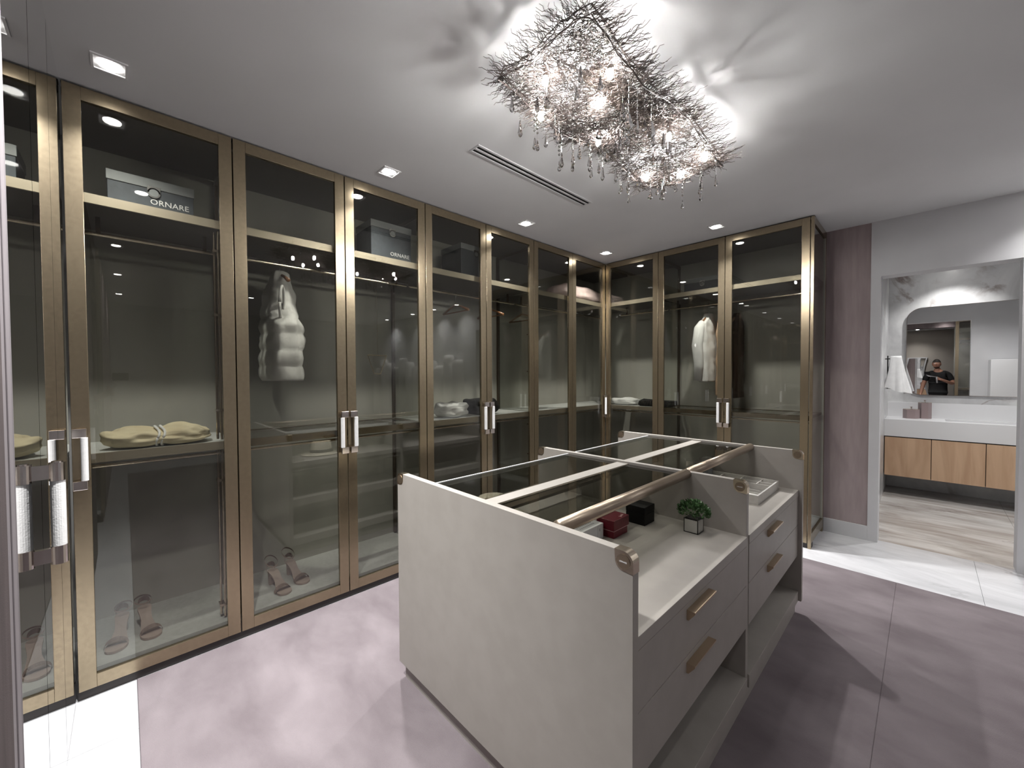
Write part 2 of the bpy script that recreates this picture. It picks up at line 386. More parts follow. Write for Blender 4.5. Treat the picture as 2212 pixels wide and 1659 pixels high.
# ------------------------------------------------------------------ wardrobes
DB, DT = .045, 2.86
class Map:
    def __init__(s, side, base): s.side, s.base = side, base
    def pt(s, a, d, z):
        if s.side == 'left': return (s.base+d, a, z)       # doors face +x
        if s.side == 'back': return (a, s.base-d, z)       # doors face -y
        return (a, s.base+d, z)                            # doors face +y
    def B(s, bm, a0, d0, z0, a1, d1, z1, mi=0):
        p, q = s.pt(a0, d0, z0), s.pt(a1, d1, z1); return B(bm, *p, *q, mi)
def pull(mp, a, s, parent, both=True):
    """leather wrapped bar pull; s = side (+1/-1) on which the bar sits from the seam a"""
    z0, z1 = 1.0, 1.283; bm = bmesh.new()
    for zz in (z0, z1-.042):
        mp.B(bm, a+s*.006, .028, zz, a+s*.054, .042, zz+.042)
        mp.B(bm, a+s*.016, .0, zz+.008, a+s*.044, .028, zz+.034)
    tube(bm, [mp.pt(a+s*.045, .036, z0+.03), mp.pt(a+s*.045, .036, z1-.03)], .006, 8)
    h = obj('door_handle', bm, 'chrome', parent, bevel=.003)
    bm = bmesh.new(); tube(bm, [mp.pt(a+s*.045, .036, z0+.0425), mp.pt(a+s*.045, .036, z1-.0425)], .0125, 14)
    g = obj('leather_grip', bm, 'leather', h)
def door(mp, a0, a1, parent, handle=0):
    g = .003; f = .06
    a0 += g; a1 -= g
    bm = bmesh.new(); d0, d1 = -.026, 0
    mp.B(bm, a0, d0, DB, a0+f, d1, DT); mp.B(bm, a1-f, d0, DB, a1, d1, DT)
    mp.B(bm, a0+f, d0, DT-.06, a1-f, d1, DT); mp.B(bm, a0+f, d0, DB, a1-f, d1, DB+.062)
    dr = obj('door', bm, 'bronze', parent, bevel=.0015)
    gl = bmesh.new(); mp.B(gl, a0+f-.004, -.016, DB+.058, a1-f+.004, -.010, DT-.056)
    obj('glass_pane', gl, 'glass', dr)
    if handle < 0: pull(mp, a0-g, 1, dr)       # bar near the a0 edge
    if handle > 0: pull(mp, a1+g, -1, dr)
    return dr
def upright(mp, a, parent, depth=.56):
    """glazed divider ladder: front and rear posts, glass sheet between, small clips"""
    bm = bmesh.new()
    mp.B(bm, a-.012, -.075, .13, a+.012, -.045, 2.80)
    mp.B(bm, a-.012, -depth+.01, .13, a+.012, -depth+.035, 2.80)
    mp.B(bm, a-.012, -depth+.035, 2.77, a+.012, -.075, 2.80)
    for z in (.30, .72, 1.02, 1.55, 1.92, 2.20, 2.62):
        for s in (-1, 1): mp.B(bm, a+s*.012, -.066, z, a+s*.04, -.056, z+.012)
    u = obj('divider_frame', bm, 'bronze_dark', parent)
    g = bmesh.new(); mp.B(g, a-.003, -depth+.036, .13, a+.003, -.076, 2.77)
    obj('divider_glass', g, 'glass_clear', u)
def rail(mp, a0, a1, d, z, parent, r=.009, m='gold'):
    bm = tube(bmesh.new(), [mp.pt(a0, d, z), mp.pt(a1, d, z)], r, 12)
    rr = obj('hanging_rail', bm, m, parent)
def unit(mp, A0, A1, label, doors, mid='board', top=True, div=(), depth=.56, group=None, name='glass_wardrobe', side_a=None, back1=None):
    t = thing(name, label, 'wardrobe', mp.pt((A0+A1)/2, 0, 0), 0, group)
    b1 = back1 if back1 is not None else A1
    bm = bmesh.new(); mp.B(bm, A0, -depth-.02, .09, b1, -depth, 2.845); obj('back_panel', bm, 'carcass', t)
    # vertical panel joint lines in the lining
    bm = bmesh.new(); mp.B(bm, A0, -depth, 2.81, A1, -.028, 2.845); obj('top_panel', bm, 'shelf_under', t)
    bm = bmesh.new(); mp.B(bm, A0, -depth, .09, A1, -.028, .125); obj('base_board', bm, 'carcass_base', t)
    bm = bmesh.new(); mp.B(bm, A0, -.10, 0, A1, -.012, .09); obj('plinth', bm, 'plinth', t)
    bm = bmesh.new(); mp.B(bm, A0, -.02, DT+.001, A1, -.06, CEIL-.001); obj('top_filler', bm, 'plinth', t)
    for a0, a1, h in doors: door(mp, a0, a1, t, h)
    edge = [A0]+list(div)+[A1]
    for a0, a1 in zip(edge[:-1], edge[1:]):
        if top:
            bm = bmesh.new(); mp.B(bm, a0+.014, -.05, 2.345, a1-.014, -.036, 2.39); sh = obj('shelf', bm, 'shelf_front', t)
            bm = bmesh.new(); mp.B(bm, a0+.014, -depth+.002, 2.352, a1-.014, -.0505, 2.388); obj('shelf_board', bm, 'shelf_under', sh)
            rail(mp, a0+.014, a1-.014, -.28, 2.262, t)
            for a in (a0+.10, a1-.10):
                bm = bmesh.new(); mp.B(bm, a-.009, -.286, 2.268, a+.009, -.274, 2.352); obj('rail_bracket', bm, 'bronze_dark', t)
        if mid:
            bm = bmesh.new(); mp.B(bm, a0+.014, -.052, 1.108, a1-.014, -.036, 1.152); sh = obj('middle_shelf', bm, 'shelf_front' if mid == 'board' else 'bronze', t)
            bm = bmesh.new()
            if mid == 'board': mp.B(bm, a0+.014, -depth+.002, 1.128, a1-.014, -.0525, 1.150); obj('shelf_board', bm, 'carcass_base', sh)
            else:
                mp.B(bm, a0+.03, -depth+.03, 1.138, a1-.03, -.0525, 1.146); obj('shelf_glass', bm, 'glass_clear', sh)
                bm = bmesh.new(); mp.B(bm, a0+.014, -depth+.002, 1.128, a1-.014, -depth+.03, 1.150)
                mp.B(bm, a0+.014, -depth+.03, 1.128, a0+.03, -.0525, 1.150); mp.B(bm, a1-.03, -depth+.03, 1.128, a1-.014, -.0525, 1.150)
                obj('shelf_frame', bm, 'bronze', sh)
            rail(mp, a0+.03, a1-.03, -.075, 1.085, t, .009)
    return t
ML = Map('left', XL); MB_ = Map('back', YB); MS = Map('south', -.17)
s = [-.181, .462, 1.087, 1.711, 2.332, 2.957, 3.586, 4.21]
W1 = unit(ML, s[0], s[1], 'single glass door wardrobe nearest the mirror, beige bundle inside', [(s[0], s[1], -1)])
W2 = unit(ML, s[1], s[3], 'two door glass wardrobe with the white quilted vest hanging inside', [(s[1], s[2], 1), (s[2], s[3], -1)], mid='glass')
W3 = unit(ML, s[3], s[5], 'two door glass wardrobe with white and black bundles on its shelf', [(s[3], s[4], 1), (s[4], s[5], -1)])
W4 = unit(ML, s[5], 4.815, 'corner glass wardrobe on the left run with the pink quilt on top', [(s[5], s[6], 0), (s[6], 4.235, 1)])
W5 = unit(MB_, -2.70, -2.06, 'single door corner wardrobe on the back run with folded shirt', [(-2.727, -2.06, 0)])
W6 = unit(MB_, -2.06, -.676, 'two door glass wardrobe at the end of the back run with white jacket', [(-2.06, -1.379, 1), (-1.379, -.70, -1)], mid='glass', div=())
obj('end_lining', box(-3.31, 4.80, .09, -2.70, 4.818, 2.845), 'carcass', W4)
# glazed dividers between the units
for mp, a, W in ((ML, s[1], W1), (ML, s[3], W2), (ML, s[5], W3), (MB_, -2.06, W5)): upright(mp, a, W)
for yy, dd in ((.398, -.07), (.384, -.105)):
    ps = obj('support_post', tube(bmesh.new(), [ML.pt(yy, dd, .14), ML.pt(yy, dd, 1.10)], .0065, 10), 'gold', W1)
    ps = obj('support_post', tube(bmesh.new(), [ML.pt(yy, dd, 1.16), ML.pt(yy, dd, 2.34)], .0065, 10), 'gold', W1)
for zz in (.20, .92, 1.32, 1.86, 2.22): obj('post_clip', ML.B(bmesh.new(), .372, -.112, zz, .448, -.062, zz+.014), 'gold', W1)
# end wall of the back run: posts and glass side
bm = bmesh.new()
B(bm, -.698, 4.238, 0, -.674, 4.262, 2.862); B(bm, -.698, 4.80, 0, -.674, 4.836, 2.862)
B(bm, -.698, 4.262, 2.80, -.674, 4.80, 2.862); B(bm, -.698, 4.262, .045, -.674, 4.80, .13)
sp = obj('side_frame', bm, 'bronze', W6, bevel=.0015)
obj('side_glass', box(-.690, 4.262, .13, -.684, 4.80, 2.80), 'glass', sp)
# glazed wardrobe beside the photographer's doorway (seen in the bathroom mirror)
unit(MS, .50, 1.16, 'glass wardrobe beside the entry doorway, seen in the bathroom mirror', [(.50, 1.16, 0)], depth=.5)
struct('wall_left_lining', box(-3.37, -.18, 0, -3.312, 4.84, CEIL), 'carcass')

# ------------------------------------------------------------------ rug
t = thing('area_rug', 'large mauve pile rug covering the marble floor under the island', 'rug', (0, 2, 0))
sm_ = -.13
for a, b in ((-2.725, sm_), (sm_, 3.2)):
    obj('rug_panel', box(a, .02, 0.0002, b, 3.986, .009), 'rug', t, bevel=.003)

# ------------------------------------------------------------------ island
IX0, IX1 = -1.82, -.538; PT = 1.039; PB = .09; TH = .03
YP = (.968, 1.990, 3.026)
isl = thing('dressing_island', 'greige dressing island with glass top, three end panels and drawers', 'island', (-1.18, 2.0, .009))
bm = bmesh.new()
B(bm, IX0+.022, YP[0]+.022, .009, IX1-.022, YP[2]+TH-.022, .078)
obj('plinth', bm, 'taupe', isl)
obj('shadow_gap', box(IX0+.03, YP[0]+.03, .078, IX1-.03, YP[2]+TH-.03, .0899), 'plinth', isl)
def panel_profile(x0, x1, r=.028):
    p = [(x0, PB), (x1, PB)]
    for k in range(7): a = PI/2*k/6; p.append((x1-r+r*math.cos(a), PT-r+r*math.sin(a)))
    for k in range(7): a = PI/2+PI/2*k/6; p.append((x0+r+r*math.cos(a), PT-r+r*math.sin(a)))
    return p
for i, (y, x0, x1) in enumerate(zip(YP, (IX0, IX0+.012, IX0-.004), (IX1, IX1-.012, IX1+.012))):
    p = obj('end_panel', prism(bmesh.new(), panel_profile(x0, x1), 'y', y, y+TH), 'taupe', isl, bevel=.0012)
    for sgn, xc in ((1, x1), (-1, x0)):
        # metal corner cap wrapped over the rounded corner
        c = (xc-sgn*.028, PT-.028)
        def arc(r): return [(c[0]+sgn*r*math.sin(a), c[1]+r*math.cos(a)) for a in [PI/2*k/8 for k in range(9)]]
        outer = [(xc-sgn*.056, PT+.0012)]+arc(.0292)+[(xc+sgn*.0012, PT-.056)]
        inner = [(c[0]-sgn*.0262*math.sin(a), c[1]-.0262*math.cos(a)) for a in [PI/2*k/8 for k in range(9)]]
        q = prism(bmesh.new(), outer+inner, 'y', y-.0012, y+TH+.0012)
        cp = obj('corner_cap', q, 'gold', p)
        bm = bmesh.new(); tube(bm, [(c[0], y-.0014, c[1]), (c[0], y+TH+.0014, c[1])], .0222, 32)
        tube(bm, [(c[0], y-.0028, c[1]), (c[0], y+TH+.0028, c[1])], .0205, 32, mi=1)
        obj('cap_disc', bm, ['gold', 'cap_face'], p)
        if sgn > 0 and i < 2:
            lettering('ORNARE', .0058, frame_mw((xc-.028, y-.0034, PT-.030), (1, 0, 0), (0, 0, 1)), p)
bays = ((YP[0]+TH, YP[1]), (YP[1]+TH, YP[2]))
CT = .791
for bi, (ya, yb) in enumerate(bays):
    ct = obj('counter', box(IX0+.02, ya, .752, IX1-.008, yb, CT), 'taupe', isl, bevel=.001)
    for k, (z0, z1) in enumerate(((.5715, .7485), (.376, .5685))):
        dr = obj('drawer', box(-.575, ya+.004, z0, -.548, yb-.004, z1), 'taupe', isl, bevel=.001)
        yc = (ya+yb)/2 - .055 + (.0 if bi == 0 else -.045)
        zc = z1-.030; zz = zc
        bm = prism(bmesh.new(), [(-.548, zz+.012), (-.520, zz+.012), (-.520, zz+.006), (-.541, zz-.022), (-.548, zz-.022)], 'y', yc-.098, yc+.098)
        h = obj('drawer_pull', bm, 'drawer_pull', dr); 
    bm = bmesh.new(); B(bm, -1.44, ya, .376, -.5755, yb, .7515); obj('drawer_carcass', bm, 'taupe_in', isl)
    # open shelves on the wardrobe side
    bm = bmesh.new()
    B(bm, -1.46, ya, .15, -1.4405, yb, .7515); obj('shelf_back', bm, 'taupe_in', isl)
    obj('open_shelf', box(IX0+.03, ya, .416, -1.4605, yb, .476), 'taupe', isl); obj('open_shelf', box(IX0+.03, ya, .716, -1.4605, yb, .7515), 'taupe', isl)
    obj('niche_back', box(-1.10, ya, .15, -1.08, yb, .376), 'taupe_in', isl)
    obj('base_board', box(IX0+.01, ya, PB, IX1-.004, yb, .15), 'taupe', isl, bevel=.001)
    # glass top: rails, frame lips, panes
    obj('centre_rail', box(-1.205, ya, .985, -1.138, yb, 1.0285), 'taupe', isl, bevel=.001)
    for xg in (-1.2085, -1.1345): obj('rail_edging', box(xg-.0025, ya+.001, 1.000, xg+.0025, yb-.001, 1.0278), 'gold', isl)
    obj('edge_rail', box(-1.556, ya, 1.004, -1.5485, yb, 1.029), 'lens_rim', isl)  # white instead of greige: light on the rail put into its colour
    for xa, xb in ((-1.548, -1.2115), (-1.1315, -.845)):
        for y0_, y1_ in ((ya, ya+.008), (yb-.008, yb)): obj('glass_ledge', box(xa, y0_, 1.008, xb, y1_, 1.0165), 'taupe', isl)
    for x0, x1 in ((-1.548, -1.2112), (-1.1318, -.843)):
        obj('glass_top', box(x0+.001, ya+.001, 1.017, x1-.001, yb-.001, 1.026), 'glass_top', isl)
    bm = tube(bmesh.new(), [(-.818, ya, 1.0285), (-.818, yb, 1.0285)], .0235, 28)
    o = obj('tube_rail', bm, 'satin_tube', isl, smooth=True); o['label'] = 'round champagne metal tube'

# ------------------------------------------------------------------ counter things
def simple(name, label, cat, bm, mats, group=None, **k):
    o = obj(name, bm, mats, None, **k); return setp(o, label, cat, group)
t = thing('jewellery_box', 'crimson lidded box on the island counter under the metal tube', 'box', (-.995, 1.604, CT))
obj('box_base', box(-1.035, 1.545, CT, -.953, 1.663, .823), 'red', t, bevel=.0015)
obj('lining_band', box(-1.037, 1.543, .823, -.951, 1.665, .8265), 'pink_line', t)
ld = obj('box_lid', box(-1.04, 1.540, .8265, -.948, 1.668, .872), 'red', t, bevel=.0015)
lettering('Jewels', .019, frame_mw((-.962, 1.634, .8722), (-.25, 1, 0), (-1, -.25, 0)), ld, 'pink_line', .8)
t = thing('watch_box', 'black leatherette cube box beside the plant on the island', 'box', (-.98, 1.83, CT))
obj('box_base', box(-1.03, 1.782, CT, -.93, 1.882, .845), 'black_box', t, bevel=.002)
obj('box_lid', box(-1.031, 1.781, .8455, -.929, 1.883, .880), 'black_box', t, bevel=.003)
t = thing('perfume_carton', 'small white printed carton in front of the red box', 'box', (-1.03, 1.45, CT))
obj('carton', box(-1.06, 1.37, CT, -.995, 1.528, .858), 'white_box', t, bevel=.001)
bm = bmesh.new()
for r in range(2):
    for k in range(9): B(bm, -1.043+r*.017, 1.39+k*.012, .858, -1.036+r*.017, 1.398+k*.012, .8586)
B(bm, -.9952, 1.485, .80, -.9946, 1.4862, .856); B(bm, -.9952, 1.497, .828, -.9944, 1.503, .840)
obj('printing', bm, 'print', t)
# plant
t = thing('potted_plant', 'small green leafy plant in a mirrored black edged cube pot', 'plant', (-.742, 1.89, CT))
px0, px1, py0, py1, pz = -.775, -.710, 1.857, 1.924, .857
bm = bmesh.new(); e = .0035
for x in (px0, px1-e):
    for y in (py0, py1-e): B(bm, x, y, CT, x+e, y+e, pz)
for z in (CT, ): B(bm, px0, py0, z, px1, py0+e, z+e); B(bm, px0, py1-e, z, px1, py1, z+e); B(bm, px0, py0, z, px0+e, py1, z+e); B(bm, px1-e, py0, z, px1, py1, z+e)
pot = obj('pot', box(px0+.001, py0+.001, CT+.001, px1-.001, py1-.001, pz-.006), 'pot', t)
obj('pot_edging', bm, 'pot_edge', pot)
obj('soil', box(px0+.004, py0+.004, pz-.0058, px1-.004, py1-.004, pz), 'soil', t)
rnd = random.Random(3)
bm = bmesh.new()
for i in range(430):
    th = rnd.uniform(0, 2*PI); ph = math.acos(rnd.uniform(-.5, 1)); r = .060*rnd.uniform(.55, 1)**.6
    c = Vector((-.742+r*math.sin(ph)*math.cos(th)*1.12, 1.89+r*math.sin(ph)*math.sin(th),   .886+r*math.cos(ph)*.72))
    d = (c-Vector((-.742, 1.89, .86))).normalized(); d = (d+Vector((rnd.uniform(-.6, .6), rnd.uniform(-.6, .6), rnd.uniform(-.2, .6)))).normalized()
    sd = d.cross(Vector((rnd.uniform(-1, 1), rnd.uniform(-1, 1), 1))).normalized(); nn = d.cross(sd)
    L = rnd.uniform(.011, .018); w_ = L*.36
    vs_ = [bm.verts.new(c+d*a*L+sd*b*w_+nn*h*L) for a, b, h in ((0, 0, 0), (.35, 1, .08), (.75, .8, .05), (1, 0, -.06), (.75, -.8, .05), (.35, -1, .08), (.5, 0, -.02))]
    for k in range(6): bm.faces.new((vs_[k], vs_[(k+1) % 6], vs_[6]))
lf = obj('foliage', bm, 'leaf', t); lf['kind'] = 'stuff'
bm = bmesh.new()
for i in range(16):
    th = rnd.uniform(0, 2*PI); r = rnd.uniform(.02, .05)
    tube(bm, [(-.742, 1.89, pz-.003), (-.742+r*.5*math.cos(th), 1.89+r*.5*math.sin(th), .877), (-.742+r*math.cos(th), 1.89+r*math.sin(th), .89)], .0008, 5)
obj('stem', bm, 'leaf', t)
# jewellery tray
t = thing('jewellery_tray', 'off white compartment tray on the far island counter', 'tray', (-.86, 2.74, CT))
tx0, tx1, ty0, ty1, tz = -1.09, -.640, 2.52, 2.972, .842
bm = bmesh.new(); e = .009
B(bm, tx0, ty0, CT, tx1, ty1, CT+.008); B(bm, tx0, ty0, CT+.008, tx1, ty0+e, tz); B(bm, tx0, ty1-e, CT+.008, tx1, ty1, tz)
B(bm, tx0, ty0+e, CT+.008, tx0+e, ty1-e, tz); B(bm, tx1-e, ty0+e, CT+.008, tx1, ty1-e, tz)
obj('tray_body', bm, 'tray', t, bevel=.001)
bm = bmesh.new()
for (a, b, c, d) in ((tx0+e, 2.665, tx1-e, 2.669), (tx0+e, 2.82, tx1-e, 2.824), (-.96, 2.824, -.956, ty1-e), (-.84, 2.669, -.836, ty1-e), (-.73, 2.824, -.726, ty1-e), (-.84, 2.89, tx1-e, 2.894), (tx0+e, 2.60, tx1-e, 2.604)):
    B(bm, a, b, CT+.008, c, d, tz-.006)
obj('divider', bm, 'tray', t)
obj('lining', box(tx0+e, 2.61, CT+.0082, tx1-e, ty1-e, CT+.011), 'tray_in', t)
obj('ring_pad', box(tx0+e, ty0+e, CT+.0082, tx1-e, 2.598, tz-.012), 'tray', t, bevel=.004)
# jars under the far glass
def jar(x, y, r, h, label, m='white_solid', lid='chrome'):
    t = thing('cosmetic_jar', label, 'jar', (x, y, CT))
    obj('jar_body', lathe(bmesh.new(), [(r*.9, 0), (r, .004), (r, h*.7), (r*.9, h*.72)], (x, y, CT), 24), m, t, smooth=False)
    obj('jar_lid', lathe(bmesh.new(), [(r*.95, h*.72+.0005), (r, h*.75), (r, h*.97), (r*.9, h)], (x, y, CT), 24), lid, t)
jar(-1.13, 2.82, .032, .13, 'white lidded jar under the far glass top')
jar(-1.06, 2.93, .034, .145, 'taller grey lidded jar behind the white jar', 'box_lid', 'white_solid')
# straw hat on the wardrobe side counter
t = thing('straw_hat', 'pale straw sun hat with dark band under the near glass top', 'hat', (-1.52, 1.33, CT))
prof = [(.165, .004), (.168, .007), (.15, .009), (.10, .012), (.088, .02), (.083, .06), (.078, .095), (.066, .115), (.045, .121), (.03, .112), (.01, .108)]
obj('crown', lathe(bmesh.new(), prof, (-1.52, 1.33, CT), 40, sx=1.0, sy=1.12), 'straw', t, smooth=True)
obj('hat_band', lathe(bmesh.new(), [(.0895, .016), (.091, .018), (.0885, .043), (.0855, .045)], (-1.52, 1.33, CT), 40, sx=1.0, sy=1.12), 'ribbon', t, smooth=True)

# ------------------------------------------------------------------ storage boxes in the wardrobes
def storage(mp, a0, a1, d0, d1, h, label, txt=True, lidh=.05):
    z0 = 2.3885
    t = thing('storage_box', label, 'box', mp.pt((a0+a1)/2, (d0+d1)/2, z0), 0, 'slate storage boxes on the top shelves')
    bm = bmesh.new(); mp.B(bm, a0+.004, d0, z0, a1-.004, d1-.004, z0+h-lidh); obj('box_body', bm, 'box_blue', t, bevel=.002)
    bm = bmesh.new(); mp.B(bm, a0, d0-.004, z0+h-lidh+.0005, a1, d1, z0+h); obj('box_lid', bm, 'box_lid', t, bevel=.002)
    am = (a0+a1)/2 + .005
    bm = bmesh.new(); zc = z0+h-lidh-.022
    n = 20
    p0 = Vector(mp.pt(am, d1-.004, zc)); p1 = Vector(mp.pt(am, d1+.003, zc))
    tube(bm, [p0, p1], .026, 24); mp.B(bm, am-.026, d1-.0035, zc, am+.026, d1+.003, zc+.034)
    bd = obj('badge', bm, 'silver', t)
    bm = bmesh.new(); tube(bm, [p1, Vector(mp.pt(am, d1+.0045, zc))], .019, 20); obj('badge_disc', bm, 'box_lid', bd)
    if txt:
        xa = (0, 1, 0) if mp.side == 'left' else (1, 0, 0)
        lettering('ORNARE', .040, frame_mw(mp.pt(a0+(a1-a0)*.70, d1-.0028, z0+.042), xa, (0, 0, 1)), t, 'letter', 1.0, 1.02)
    return t
storage(ML, -.045, .302, -.36, -.12, .172, 'slate blue lidded box on the top shelf nearest the mirror')
storage(ML, 1.315, 1.648, -.36, -.10, .28, 'tall slate blue lidded box in the third glass door')
storage(ML, 2.13, 2.46, -.40, -.10, .29, 'dark slate box on top shelf above the black bundle', False)
storage(MB_, -1.89, -1.50, -.40, -.26, .175, 'low slate box on the top shelf of the back wardrobe', False, .045)

# ------------------------------------------------------------------ clothes
def lump(name, label, cat, c, dims, m, seed, rotz=0, amp=.25, pinch=None, kind=None, parts=None, freq=5.0, group=None):
    """soft folded bundle"""
    bm = bmesh.new(); bmesh.ops.create_cube(bm, size=1)
    bmesh.ops.subdivide_edges(bm, edges=bm.edges, cuts=11, use_grid_fill=True)
    for v in bm.verts:
        p = v.co.copy(); q = Vector((abs(p.x)*2, abs(p.y)*2, abs(p.z)*2))
        k = (q.x**3.2+q.y**3.2+q.z**3.2)**(1/3.2); p = p/max(k, 1e-6)*max(q)
        s_ = Vector((p.x*dims[0], p.y*dims[1], p.z*dims[2]))
        n = noise.noise(Vector((s_.x*freq*2+seed, s_.y*freq*2, s_.z*freq*5+seed*2)))
        n2 = noise.noise(Vector((s_.x*freq*5+seed*3, s_.y*freq*4, s_.z*freq*14)))
        f = 1+amp*n*.6+amp*.35*n2
        top = p.z > 0
        s_.x *= f; s_.y *= 1+(f-1)*.7; s_.z *= (1+amp*1.6*n+amp*.9*n2) if top else 1
        if pinch:
            for a, wd in pinch: s_.z = s_.z*(1-.35*math.exp(-((p.y-a)/wd)**2)) ; s_.x *= (1-.12*math.exp(-((p.y-a)/wd)**2))
        s_.z += dims[2]/2
        if s_.z < 0.0: s_.z = 0.0
        v.co = Matrix.Rotation(rotz, 3, 'Z') @ s_ + Vector(c)
    return bm
def cloth_thing(name, label, cat, c, dims, m, seed, rotz=0, amp=.25, pinch=None, freq=5, group=None):
    bm = lump(name, label, cat, c, dims, m, seed, rotz, amp, pinch, freq=freq)
    bmesh.ops.translate(bm, vec=-Vector(c), verts=bm.verts)
    o = obj(name, bm, m, None, smooth=True, sub=1); o.location = c
    return setp(o, label, cat, group)
SH = 1.151
o = cloth_thing('folded_trench', 'cream garment bundle tied with a white rope on the middle shelf', 'clothing', (-2.905, .135, SH), (.24, .43, .098), 'cream_cloth', 3.1, 0, .36, [(0, .05)], freq=7)
bm = bmesh.new()
for dy in (-.012, .010):
    pts = []
    for k in range(25):
        a = 2*PI*k/24; pts.append((.112*math.cos(a), dy+.008*math.sin(3*a), .048+.053*math.sin(a)))
    tube(bm, pts, .006, 7)
obj('rope_tie', bm, 'white_cloth', o, smooth=True, local=True)
cloth_thing('folded_shirt', 'rumpled white shirt on the shelf beside the black bundle', 'clothing', (-2.93, 2.09, SH), (.24, .30, .13), 'white_cloth', 8.3, .1, .32, freq=6)
cloth_thing('black_bundle', 'black folded sweater beside the rumpled white shirt', 'clothing', (-2.95, 2.44, SH), (.26, .34, .15), 'black_cloth', 4.7, 0, .2)
cloth_thing('folded_tee', 'flat folded white shirt on the shelf in the wardrobe corner', 'clothing', (-2.585, 4.45, SH), (.36, .22, .085), 'white_cloth', 2.2, 0, .2, freq=6)
t = thing('ribbed_sweater', 'black ribbed sweater beside the flat folded white shirt', 'clothing', (-2.18, 4.45, SH))
for k in range(13):
    x = -2.345+k*.028
    bm = bmesh.new(); pts = [(x, 4.35, SH+.012), (x+.006, 4.36, SH+.055), (x+.012, 4.45, SH+.072-.0016*k), (x+.016, 4.55, SH+.055), (x+.016, 4.56, SH+.012)]
    tube(bm, pts, .0125, 8); obj('rib', bm, 'black_cloth', t, smooth=True)
obj('sweater_body', box(-2.35, 4.352, SH, -1.99, 4.556, SH+.045), 'black_cloth', t, bevel=.012)
cloth_thing('pink_quilt', 'blush pink folded quilt on the top shelf of the corner wardrobe', 'quilt', (-3.0, 4.0, 2.3885), (.36, .95, .19), 'pink_cloth', 6.1, 0, .12, freq=4)

def garment(c, axis, levels, n=36, puff=None, seed=0, fold=.0):
    """closed shell from horizontal ellipse-like rings; levels = (z, half width, half thickness, centre shift)"""
    bm = bmesh.new(); rings = []
    L = []
    for i in range(len(levels)-1):
        a, b = levels[i], levels[i+1]; k = max(2, int(abs(a[0]-b[0])/.012))
        for j in range(k): t_ = j/k; L.append([a[q]+(b[q]-a[q])*t_ for q in range(4)])
    L.append(list(levels[-1]))
    for (z, hw, ht, sh) in L:
        ring = []
        for k in range(n):
            a = 2*PI*k/n; ca, sa = math.cos(a), math.sin(a)
            u = math.copysign(abs(ca)**.8, ca)*hw; v = math.copysign(abs(sa)**.8, sa)*ht
            f = 1.0
            if puff: f += puff[1]*abs(math.sin(PI*(z-c[2])/puff[0]))**.6-puff[1]*.6
            nn = noise.noise(Vector((ca*2.2+seed, sa*2.2, z*7)))*fold
            nf = math.sin(a*7+seed)*fold*.5 + noise.noise(Vector((ca*6+seed, sa*6, z*22)))*fold*.5
            v2 = v*(f+nn+nf); u2 = u*(1+(f-1)*.35+nn*.5)+sh
            p = (c[0]+u2, c[1]+v2, z) if axis == 'x' else (c[0]+v2, c[1]+u2, z)
            ring.append(bm.verts.new(p))
        rings.append(ring)
    for i in range(len(rings)-1):
        for k in range(n): bm.faces.new((rings[i][k], rings[i+1][k], rings[i+1][(k+1) % n], rings[i][(k+1) % n]))
    bm.faces.new(rings[0]); bm.faces.new(rings[-1][::-1])
    bmesh.ops.recalc_face_normals(bm, faces=bm.faces)
    return bm
def hanger(c, axis, half, parent, zr, zs, m='wood', wire='wire'):
    bm = bmesh.new()
    def P(u, z): return (c[0]+u, c[1], z) if axis == 'x' else (c[0], c[1]+u, z)
    tube(bm, [P(-half, zs-.07), P(-half*.5, zs-.03), P(0, zs), P(half*.5, zs-.03), P(half, zs-.07)], .011, 10, rs=[.013, .009, .011, .009, .013])
    h = obj('hanger', bm, m, parent, smooth=True)
    bm = bmesh.new(); r = .013
    pts = [P(0, zs), P(0, zr-2*r-.004)]
    for k in range(8): a = -PI/2+PI*1.25*k/7; pts.append(P(r*math.cos(a), zr-.0+r*math.sin(a)))
    tube(bm, pts, .002, 6); obj('hanger_hook', bm, wire, h, smooth=True)
# quilted vest, hung across the rail
vc = (-3.01, .762, 1.48)
t = thing('quilted_vest', 'white quilted puffer vest hanging behind the second glass door', 'clothing', (vc[0], vc[1], 1.48))
lv = [(1.49, .205, .105, 0), (1.60, .215, .11, 0), (1.85, .205, .105, 0), (1.90, .185, .098, -.012), (1.95, .155, .09, -.03), (2.05, .135, .078, -.035), (2.12, .115, .066, -.03), (2.145, .07, .055, -.01), (2.20, .058, .05, 0), (2.215, .045, .04, 0)]
obj('vest_body', garment(vc, 'x', lv, 48, (.105, .12), 1.0, .17), 'vest', t, smooth=True)
bm = bmesh.new(); pts = []
for k in range(21):
    a = 2*PI*k/20; pts.append((vc[0]+.155+.030*math.cos(a)+.012*math.sin(a), vc[1]-.03+.05*math.cos(a)*0+.055*math.sin(a*1)*0-.02*math.cos(a), 1.985+.105*math.sin(a)))
tube(bm, pts, .009, 8); obj('armhole_trim', bm, 'vest', t, smooth=True)
hanger((vc[0], vc[1]), 'x', .185, t, 2.267, 2.20)
